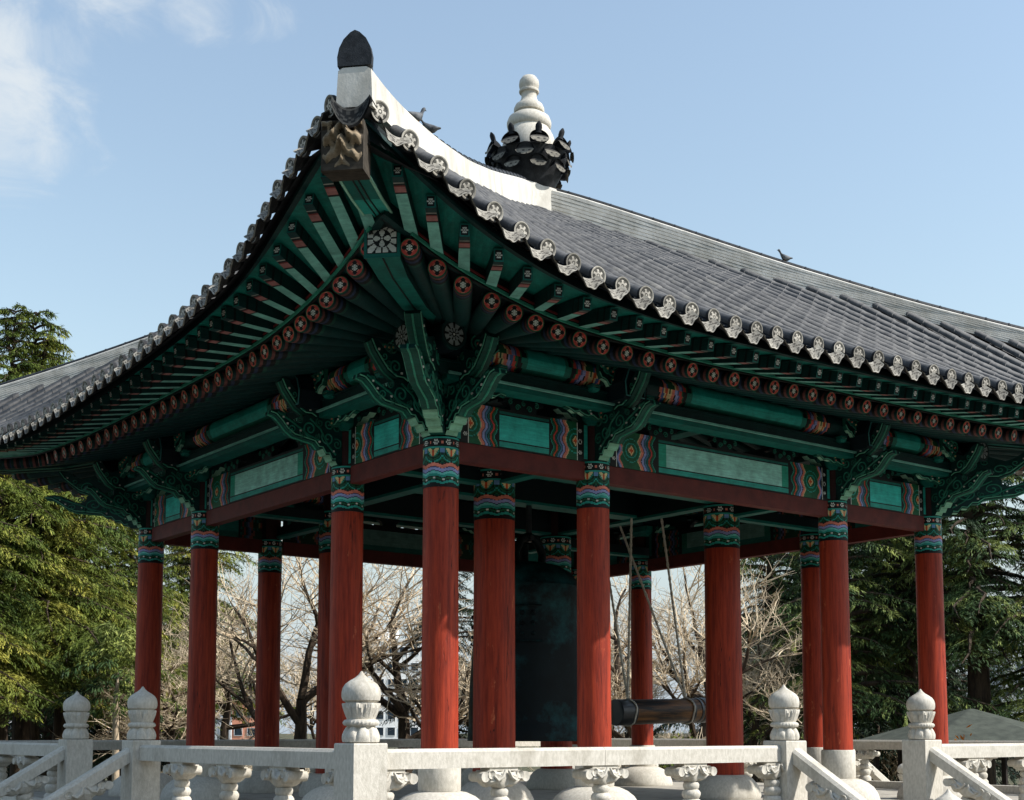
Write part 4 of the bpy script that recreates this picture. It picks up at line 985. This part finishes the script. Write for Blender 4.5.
def conifer_meshes(key,h,r,base,seed,mat,nb=120,dens=1.0,tr=.28,size=1.0):
    rs=np.random.RandomState(seed); m=MB()
    bend=[(rs.uniform(-.3,.3)*i/8,rs.uniform(-.3,.3)*i/8,h*.97*i/8) for i in range(9)]
    m.tube(bend,[tr*(1-.88*i/8) for i in range(9)],9)
    P=[];D=[];Nn=[];Ls=[];Ws=[];C=[]
    for b in range(nb):
        fz=(b+rs.uniform(0,1))/nb; z=base+(h-base)*fz**1.0; 
        th=b*2.4+rs.uniform(-.5,.5); prof=(1-fz)**.62*(.75+.25*math.sin(fz*23+seed)); L=max(.5,r*prof*rs.uniform(.62,1.12))
        d0=np.array([math.cos(th),math.sin(th),0]); rise=rs.uniform(.02,.28)+.5*fz
        nseg=7; pts=[]
        for i in range(nseg+1):
            s=i/nseg; pts.append(np.array([0,0,z])+d0*L*s+np.array([0,0,L*(rise*s-(.32+rise*.6)*s*s)])+np.append(rs.uniform(-.05,.05,2)*L*s,0))
        m.tube([tuple(p) for p in pts],[max(.012,tr*.32*(1-fz*.6)*(1-.9*i/nseg)) for i in range(nseg+1)],5)
        sd=np.array([-d0[1],d0[0],0]); nt=int((9+L*4.2)*dens)
        for t in range(nt):
            s=.22+.78*(t+rs.uniform(0,1))/nt; i=min(nseg-1,int(s*nseg)); p=pts[i]+(pts[i+1]-pts[i])*(s*nseg-i)
            side=1 if t%2 else -1; tl=L*.34*(1.15-s*.75)*rs.uniform(.6,1.25)
            td=unit(sd*side*rs.uniform(.6,1)+d0*rs.uniform(.3,.9)+np.array([0,0,rs.uniform(-.16,.10)]))
            k=int(max(8,tl*22*dens)); q=rs.uniform(0.02,1,k)[:,None]
            base_p=p+td*tl*q+np.array([0,0,-1])*(tl*.42*q*q)+rs.normal(0,.04*size,(k,3))*np.array([[1,1,.6]])
            dirs_=unit(td*.8+rs.normal(0,.30,(k,3))+np.array([0,0,-.75])*(.2+q))
            nn=unit(np.cross(dirs_,np.array([0,0,1])+rs.normal(0,.35,(k,3))))
            P.append(base_p);D.append(dirs_);Nn.append(nn);Ls.append(rs.uniform(.13,.27,k)*size);Ws.append(rs.uniform(.014,.028,k)*size)
            f=rs.uniform(.62,1.25,(k,1))*(.8+.35*q); C.append(np.repeat(f,3,1)*np.array([[1,1,.95]]))
    lv=leaves_mesh('crown',np.concatenate(P),np.concatenate(D),np.concatenate(Nn),np.concatenate(Ls),np.concatenate(Ws),np.concatenate(C),mat)
    return m.mesh('trunk','bark_dark',smooth=True,fix=False),lv
def tree_obj(name,loc,meshes,label,cat,group,rz=0,s=1.0):
    g=empty(name,loc,label,cat,group,rz); g.scale=(s,s,s)
    for nm,me in zip(('trunk','crown'),meshes): inst(nm,me,g)
    return g
cA=conifer_meshes('a',15.7,5.4,4.0,3,'needles_gold',160,1.9,size=.70)
cB=conifer_meshes('b',13.0,5.0,3.6,11,'needles_gold',150,1.9,size=.70)
cG=conifer_meshes('g',14.5,6.0,5.4,5,'needles_green',120,1.5,tr=.5,size=.8)
cH=conifer_meshes('h',13.0,5.2,3.0,19,'needles_green',110,1.5,tr=.34,size=.8)
cD=conifer_meshes('d',12.5,4.6,1.5,33,'needles_dark',130,1.1,tr=.3)
GR='evergreens standing behind the pavilion'
for px,dp,me,rz,s,lab in ((2,40,cA,0,1.0,'tall evergreen at the far left whose top rises above the roof'),
    (34,47,cA,2.6,1.07,'tall golden evergreen just right of the one at the far left'),
    (50,56,cD,0,1.0,'dark evergreen deep behind the left stair posts'),(118,58,cD,1,1.0,'dark evergreen deep behind the pale trunk'),(178,60,cD,2,.95,'dark evergreen deep behind the leftmost column'),
    (448,60,cD,3,1.0,'dark evergreen glimpsed either side of the near corner column'),(826,58,cD,4,1.05,'dark evergreen deep behind the second column from the right'),(925,57,cD,5,1.05,'dark evergreen deep behind the rightmost column'),
    (24,41,cB,2.2,1.22,'broad golden evergreen whose crown shows over the left eave beside the tallest one'),
    (62,43,cB,1.1,.95,'golden green evergreen behind the left stair posts'),
    (128,47,cA,2.2,.80,'golden green evergreen just left of the leftmost column'),
    (196,55,cB,3.9,.98,'green evergreen glimpsed between the two leftmost columns'),
    (-60,36,cB,.4,1.0,'evergreen cut off by the left edge of the photo'),
    (770,52,cH,.5,1.0,'dark evergreen just right of the inner right column'),
    (842,47,cH,2.7,1.06,'dense evergreen between the two rightmost columns'),
    (800,60,cH,4.1,1.15,'dark evergreen farther back behind the pointed front post'),(880,60,cH,.2,1.15,'dark evergreen farther back between the two right columns'),
    (908,50,cG,1.4,1.02,'layered evergreen behind the rightmost column'),
    (978,47,cG,4.0,1.05,'big evergreen with thick bare trunk above the small shelter'),
    (1062,46,cH,5.2,1.05,'evergreen cut off by the right edge of the photo')):
    tree_obj('evergreen_tree',at(px,dp,GZ),me,lab,'tree',GR,rz,s)
cS=conifer_meshes('s',5.4,3.2,.3,27,'needles_dark',110,1.2,tr=.15)
for px,dp,rz,s,lab in ((792,60,0,1.75,'dark bushy evergreen low behind the pointed front post'),(876,58,2,1.8,'dark bushy evergreen low between the right columns'),(636,66,2.2,.75,'dark low evergreen bush beneath the hanging ropes'),(712,62,1.7,.8,'dark low evergreen bush behind the right end of the log'),(742,66,4,1.2,'dark low evergreen bush behind the inner right column'),(955,64,1,1.9,'dark low evergreen behind the small shelter'),(30,60,3,1.3,'dark low evergreen under the left trees'),(100,62,5,1.35,'dark low evergreen behind the pale trunk'),(172,64,.6,1.3,'dark low evergreen behind the leftmost column')):
    tree_obj('evergreen_bush',at(px,dp,GZ),cS,lab,'bush','low dark evergreens',rz,s)
# bare trees
def bare_meshes(seed,h,tr,spread=1.0,depth=5,fork=None):
    rs=random.Random(seed); T=MB(); W=MB(); cnt=[0]
    def br(p,d,L,r,lv):
        n=4 if lv<3 else 3; pts=[p]; dd=d.copy()
        for i in range(n):
            dd=(dd+Vector((rs.uniform(-1,1),rs.uniform(-1,1),rs.uniform(-.5,.8)))*(.16 if lv<2 else .24)).normalized(); pts.append(pts[-1]+dd*(L/n))
        rr=[max(.0045,r*(1-.45*i/n)) for i in range(n+1)]
        (T if lv<3 else W).tube([tuple(q) for q in pts],rr,8 if lv==0 else (6 if lv<3 else 3),cap=False)
        if lv>=depth: return
        k={0:5,1:5,2:5,3:5,4:4}.get(lv,3)
        for j in range(k):
            s=rs.uniform(.35,1.0) if lv else rs.uniform(.42,1.0)
            if j==0: s=1.0
            i=min(n-1,int(s*n)); q=pts[i].lerp(pts[i+1],s*n-i)
            side=Vector((rs.gauss(0,1),rs.gauss(0,1),rs.gauss(0,.45))).normalized()
            nd=(dd*(.55 if j else .9)+side*(.85*spread if j else .35)+Vector((0,0,.16))).normalized()
            br(q,nd,L*rs.uniform(.52,.78),max(.006,r*(.62 if j else .7)*(1-.3*s)),lv+1)
    br(Vector((0,0,0)),Vector((0,0,1)),h*.36,tr,0)
    return T.mesh('trunk','bark_dark',smooth=True,fix=False),W.mesh('twigs','twig',smooth=True,fix=False)
b1=bare_meshes(4,10,.26,1.05); b2=bare_meshes(9,10,.22,1.15); b3=bare_meshes(21,9,.2,1.2); b4=bare_meshes(14,10,.30,1.2,depth=4)
def bare(px,dp,me,rz,s,lab):
    g=empty('bare_tree',at(px,dp,GZ),lab,'tree','leafless trees behind the pavilion',rz); g.scale=(s,s,s)
    inst('trunk',me[0],g); inst('twigs',me[1],g)
for a in ((297,38,b1,.3,1.0,'leafless tree with thick forked trunk seen between the dark left columns'),(407,40,b4,1.2,.95,'leafless dark tree in front of the white apartment block'),(222,50,b3,2.0,1.15,'leafless tree above the orange building'),(482,58,b1,4.1,.75,'leafless tree just left of the near corner column'),(178,44,b2,5.0,.85,'leafless tree beside the leftmost column'),
          (648,40,b2,3.0,1.05,'leafless tree behind the hanging ropes'),(690,44,b1,1.9,1.0,'leafless tree behind the right end of the striking log'),(752,47,b3,.8,1.0,'leafless tree right of the inner right column'),(612,52,b3,4.4,1.0,'leafless tree close behind the second front column'),(318,56,b3,3.3,1.0,'distant leafless tree behind the second left column')): bare(*a)
# ---- unseen trees added behind and beside the viewer to cut sky and bounce light
def belt():
    rs=np.random.RandomState(77); P=[];D=[];Nn=[];Ls=[];Ws=[];C=[]
    for i in range(34):
        th=rs.uniform(0,2*math.pi); dv=Vector((math.cos(th),math.sin(th),0)); 
        if dv.dot(FW)>.12: dv=-dv
        R0=rs.uniform(20,38); p=CAMP+dv*R0; h=rs.uniform(9,13); rr=rs.uniform(3,4.5); n=2600
        u=unit(rs.normal(size=(n,3))); q=u*rs.uniform(.55,1,(n,1))*np.array([[rr,rr,h*.46]])+np.array([[p.x,p.y,GZ+h*.56]])
        P.append(q);d=unit(u+rs.normal(0,.7,(n,3)));D.append(d);Nn.append(unit(np.cross(d,rs.normal(size=(n,3)))));Ls.append(rs.uniform(.5,.9,n));Ws.append(rs.uniform(.12,.24,n));C.append(np.repeat(rs.uniform(.6,1.1,(n,1)),3,1))
    me=leaves_mesh('added_shade_trees',*[np.concatenate(x) for x in(P,D,Nn,Ls,Ws,C)],'needles_green'); tag(inst('added_shade_trees',me),kind='stuff')
belt()
# pale trunk
g=empty('pale_trunk_tree',at(118,36,GZ),'slim tree with a smooth pale trunk behind the left stair posts','tree')
m=MB(); m.tube([(0,0,0),(.03,.02,1.2),(0,.03,2.4),(-.04,.0,3.4),(.02,0,4.2)],[.12,.10,.09,.07,.03],10); m.build('trunk','bark_pale',g,smooth=True)
inst('crown',conifer_meshes('p',5.5,2.2,3.2,41,'needles_green',36,1.0,tr=.03)[1],g)
# round shrub, dry brush, rusty plant
def shrub(name,loc,rx,rz_,mat,label,cat,n=2600,seed=1,size=1.0,tw='twig'):
    rs=np.random.RandomState(seed); u=unit(rs.normal(size=(n,3))); u[:,2]=np.abs(u[:,2]); rr=rs.uniform(.55,1.05,(n,1))*(1+.12*np.sin(5*u[:,:1]*3))
    P=u*rr*np.array([[rx,rx,rz_]]); Dd=unit(u+rs.normal(0,.5,(n,3))); Nn=unit(np.cross(Dd,rs.normal(size=(n,3)))); f=rs.uniform(.6,1.3,(n,1))
    g=empty(name,loc,label,cat); me=leaves_mesh('foliage',P,Dd,Nn,rs.uniform(.08,.2,n)*size,rs.uniform(.02,.05,n)*size,np.repeat(f,3,1),mat); inst('foliage',me,g)
    m=MB()
    for i in range(14):
        t=i*2.4; m.tube([(0,0,0),(rx*.5*math.cos(t),rx*.5*math.sin(t),rz_*.5),(rx*.8*math.cos(t),rx*.8*math.sin(t),rz_*.8)],[.03,.02,.008],5)
    m.build('stems','bark_dark',g); return g
shrub('round_shrub',at(681,42,GZ),1.0,2.3,'needles_gold','small yellow green rounded shrub beneath the striking log','shrub',3200,3)
shrub('rusty_shrub',at(964,33,GZ),.33,2.52,'rust','small rust orange plant beside the small shelter','shrub',500,5,1.2)
def brush(pxs,dp0,dp1,n,seed,h):
    rs=random.Random(seed); m=MB()
    for i in range(n):
        p=at(rs.uniform(*pxs),rs.uniform(dp0,dp1),GZ)
        for k in range(5):
            d=Vector((rs.gauss(0,.45),rs.gauss(0,.45),1)).normalized(); L=h*rs.uniform(.5,1.1); q=p+d*L*.5; e=q+(d+Vector((rs.gauss(0,.5),rs.gauss(0,.5),0))).normalized()*L*.5
            m.tube([tuple(p),tuple(q),tuple(e)],[.016,.011,.005],3,cap=False)
            for j in range(6):
                s=p.lerp(e,rs.uniform(.35,.95)); f=s+(d+Vector((rs.gauss(0,.9),rs.gauss(0,.9),rs.uniform(0,.5)))).normalized()*L*.3
                m.tube([tuple(s),tuple(f)],[.008,.004],3,cap=False)
    return m
m=brush((560,780),50,75,240,5,2.9); tag(m.build('dry_brush','twig',fix=False),kind='stuff')
m=brush((860,960),55,70,120,6,3.2); tag(m.build('dry_brush','twig',fix=False),kind='stuff')
m=brush((165,330),60,90,110,8,1.5); tag(m.build('dry_brush','twig',fix=False),kind='stuff')
# ================================================================== buildings far away
def block(name,px0,px1,dp,ztop,mat,label,ncol,nrow,ww,wh,z0=2,rz=0,cat='building',frame='concrete_grey'):
    p0=at(px0,dp,0);p1=at(px1,dp,0); W=(p1-p0).length; c=(p0+p1)/2; ang=math.atan2((p1-p0).y,(p1-p0).x)+rz
    g=empty(name,(c.x,c.y,GZ),label,cat,None,ang); Hh=ztop-GZ
    m=MB(); m.box(-W/2,W/2,0,14,0,Hh); m.box(-W/2-.2,W/2+.2,-.2,14.2,Hh,Hh+.7); m.build('wall',mat,g)
    m=MB(); m.box(-W*.15,W*.1,4,9,Hh+.7,Hh+3.2); m.build('roof_hut',mat,g)
    for i in range(ncol):
        for j in range(nrow):
            x=-W/2+W*(i+.5)/ncol; z=z0+(Hh-z0)*(j+.45)/nrow
            f=MB()
            for a,b,c_,d in((x-ww/2-.1,x+ww/2+.1,z-wh/2-.1,z-wh/2),(x-ww/2-.1,x+ww/2+.1,z+wh/2,z+wh/2+.1),(x-ww/2-.1,x-ww/2,z-wh/2,z+wh/2),(x+ww/2,x+ww/2+.1,z-wh/2,z+wh/2)): f.box(a,b,-.12,-.003,c_,d)
            fo_=f.build('window',frame,g); q=MB(); q.box(x-ww/2,x+ww/2,-.06,-.003,z-wh/2,z+wh/2); q.build('pane','window_glass',fo_)
    return g
block('apartment_block',340,432,300,21.5,'concrete_white','white apartment block with rows of square windows seen between the left columns',8,6,1.6,1.7,z0=1)
block('orange_building',233,259,250,6.6,'brick_orange','orange brick building seen low between the dark left columns',2,2,1.4,1.3,z0=1)
block('pale_tower',1001,1040,320,18.5,'concrete_grey','pale grey tower at the right edge above the small shelter',3,6,1.6,1.4,z0=1)
block('low_white_building',-30,52,210,4.6,'concrete_white','long low white building at the far left beyond the trunks',8,1,2.2,1.2,z0=1)
block('low_grey_building',176,232,280,4.0,'concrete_grey','low grey building beside the orange one',4,1,1.6,1.3,z0=1)
# small shelter with shingled roof
c=at(970,38,GZ); g=empty('garden_shelter',c,'small garden shelter with a low grey green shingled roof at the right','shelter',None,.25)
m=MB(); n=6; rr=3.35
vs=[(rr*math.cos(2*math.pi*i/n),rr*math.sin(2*math.pi*i/n),2.32) for i in range(n)]
rings=[[(x*k,y*k,2.32+(1-k)*(.95)) for x,y,_ in vs] for k in (1,.8,.6,.4,.2,.02)]
m.loft(rings); m.build('roof','shingle',g)
m=MB(); m.loft([[(x*k,y*k,z) for x,y,_ in vs] for k,z in((1.0,2.16),(1.01,2.17),(1.01,2.30))]); m.build('eaves_band','dark_wood',g)
for x,y,_ in vs: m=MB(); m.tube([(x*.8,y*.8,0),(x*.8,y*.8,2.2)],.09,8); m.build('post','dark_wood',g)
# small metal fence, lower right
p=at(985,30,GZ); q=at(1045,30,GZ); g=empty('metal_fence',p,'dark metal fence with thin upright bars low at the right edge','fence',None,math.atan2((q-p).y,(q-p).x)); L=(q-p).length
m=MB(); m.box(0,L,-.03,.03,1.32,1.38); m.box(0,L,-.03,.03,.25,.31)
for i in range(13): m.box(L*i/12-.02,L*i/12+.02,-.02,.02,0,1.42)
m.build('bars','black_iron',g)
# ---- birds on the ridges
def bird(loc,yaw,s,label,up=.5):
    g=empty('bird',loc,label,'bird','birds resting on the roof ridges',yaw)
    m=MB(); prof=[(-.20,.02,.012,.03),(-.14,.035,.03,.02),(-.08,.07,.065,.0),(0,.085,.08,0),(.07,.075,.075,.02),(.11,.05,.05,.07),(.13,.042,.042,.12),(.15,.044,.044,.16),(.175,.036,.036,.175),(.195,.012,.012,.175),(.225,.004,.004,.168)]
    rings=[[(x*s,w*math.cos(t)*s,(.11+dz+h*math.sin(t)+x*up*.3)*s) for t in [k*math.pi/5 for k in range(10)]] for x,w,h,dz in prof]
    m.loft(rings); m.build('body','feather',g,smooth=60)
    m=MB()
    for y in(-.03,.03): m.tube([(.02*s,y*s,.06*s),(.03*s,y*s,0),(.06*s,y*s,0)],.007*s,5)
    m.build('legs','rust',g)
dn=Vector((-CL-CX,-CR-CY,0)); de=Vector((AX+CL-CX,-CR-CY,0))
def onhip(dv,s): p=Vector((CX,CY,0))+dv*s; p.z=lerp(HT,s)+.01; return p
bird(onhip(dn,.775),.2,.8,'dark bird on the near roof ridge, the left one of the pair',.2)
bird(onhip(dn,.715),2.4,.75,'dark bird on the near roof ridge, the right one with raised tail',.5)
bird(onhip(de,.385),2.6,.75,'lone dark bird on the right roof ridge against the sky')
# ================================================================== sky, sun, camera
SAZ=math.atan2(.618,-.785); SEL=rad(43)
w=bpy.data.worlds.new("World"); sc.world=w; w.use_nodes=True; nt=w.node_tree; L_=nt.links.new
bg=nt.nodes['Background']; sky=nt.nodes.new('ShaderNodeTexSky'); sky.sky_type='NISHITA'; sky.sun_disc=False
sky.sun_elevation=SEL; sky.sun_rotation=SAZ; sky.altitude=0; sky.air_density=SKY_AIR; sky.dust_density=SKY_DUST; sky.ozone_density=SKY_OZ
tc=nt.nodes.new('ShaderNodeTexCoord'); 
hs=nt.nodes.new('ShaderNodeHueSaturation'); hs.inputs['Saturation'].default_value=SKY_SAT; hs.inputs['Value'].default_value=1; L_(sky.outputs[0],hs.inputs['Color'])
def cam_dir(px,py):
    v=FW*math.cos(PITCH)+Vector((0,0,math.sin(PITCH))); u=RT.cross(v); return (v+RT*((px-512)/FPX)+u*((PPY-py)/FPX)).normalized()
mpn=nt.nodes.new('ShaderNodeMapping'); L_(tc.outputs['Generated'],mpn.inputs[0]); mpn.inputs['Scale'].default_value=(1,1,1.6)
nz=nt.nodes.new('ShaderNodeTexNoise'); nz.inputs['Scale'].default_value=12; nz.inputs['Detail'].default_value=10; nz.inputs['Roughness'].default_value=.62; nz.inputs['Distortion'].default_value=1.1; L_(mpn.outputs[0],nz.inputs[0])
prev=None
for (px,py,rd,amt) in ((-25,60,.15,.56),(60,-10,.11,.44),(205,5,.06,.38),(262,14,.045,.34),(-300,150,.25,.6),(1500,-300,.3,.6),(200,-700,.3,.6)):
    d=cam_dir(px,py); vm=nt.nodes.new('ShaderNodeVectorMath'); vm.operation='DISTANCE'; nn=nt.nodes.new('ShaderNodeVectorMath'); nn.operation='NORMALIZE'
    L_(tc.outputs['Generated'],nn.inputs[0]); L_(nn.outputs[0],vm.inputs[0]); vm.inputs[1].default_value=d
    mr=nt.nodes.new('ShaderNodeMapRange'); mr.inputs[1].default_value=rd; mr.inputs[2].default_value=rd*.15; mr.inputs[3].default_value=0; mr.inputs[4].default_value=amt; mr.interpolation_type='SMOOTHSTEP'; L_(vm.outputs['Value'],mr.inputs[0])
    if prev is None: prev=mr.outputs[0]
    else:
        mx=nt.nodes.new('ShaderNodeMath'); mx.operation='MAXIMUM'; L_(prev,mx.inputs[0]); L_(mr.outputs[0],mx.inputs[1]); prev=mx.outputs[0]
ad=nt.nodes.new('ShaderNodeMath'); ad.operation='ADD'; L_(prev,ad.inputs[0]); L_(nz.outputs[0],ad.inputs[1])
m2=nt.nodes.new('ShaderNodeMapRange'); m2.inputs[1].default_value=.72; m2.inputs[2].default_value=1.22; m2.inputs[3].default_value=0; m2.inputs[4].default_value=.85; m2.interpolation_type='SMOOTHSTEP'; L_(ad.outputs[0],m2.inputs[0])
sx_=nt.nodes.new('ShaderNodeSeparateXYZ'); L_(nn.outputs[0],sx_.inputs[0]); hz=nt.nodes.new('ShaderNodeMapRange'); hz.interpolation_type='SMOOTHSTEP'
for i_,v_ in enumerate((0.0,.30,.85,0.0)): hz.inputs[i_+1].default_value=v_
L_(sx_.outputs[2],hz.inputs[0]); hm=nt.nodes.new('ShaderNodeMixRGB'); hm.inputs[2].default_value=(2.75,3.35,4.0,1); L_(hz.outputs[0],hm.inputs[0]); L_(hs.outputs[0],hm.inputs[1])
cm=nt.nodes.new('ShaderNodeMixRGB'); cm.inputs[2].default_value=(*CLOUD,1); L_(m2.outputs[0],cm.inputs[0]); L_(hm.outputs[0],cm.inputs[1]); L_(cm.outputs[0],bg.inputs[0]); bg.inputs[1].default_value=SKY_STR
sd=bpy.data.lights.new('sun','SUN'); sd.energy=SUN_E; sd.angle=rad(.5); sd.color=(1,.965,.91); so=bpy.data.objects.new('sun',sd); col.objects.link(so)
sv=Vector((math.sin(SAZ)*math.cos(SEL),math.cos(SAZ)*math.cos(SEL),math.sin(SEL))); so.rotation_euler=sv.to_track_quat('Z','Y').to_euler(); so.location=(10,-20,30)
cd=bpy.data.cameras.new('camera'); co=bpy.data.objects.new('camera',cd); col.objects.link(co); sc.camera=co
cd.sensor_width=36; cd.lens=FPX/1024*36; cd.shift_x=0; cd.shift_y=(PPY-400)/1024; cd.clip_end=5000; cd.clip_start=.1
co.location=CAMP; v=FW*math.cos(PITCH)+Vector((0,0,math.sin(PITCH))); u=RT.cross(v)
co.matrix_world=Matrix(((RT.x,u.x,-v.x,CAMP.x),(RT.y,u.y,-v.y,CAMP.y),(RT.z,u.z,-v.z,CAMP.z),(0,0,0,1)))
sc.view_settings.view_transform='Standard'; sc.view_settings.look='None'; sc.view_settings.exposure=EXPO; sc.view_settings.gamma=1
sc.render.resolution_x=1024; sc.render.resolution_y=800; sc.render.engine='CYCLES'
sc.cycles.max_bounces=6; sc.cycles.diffuse_bounces=3
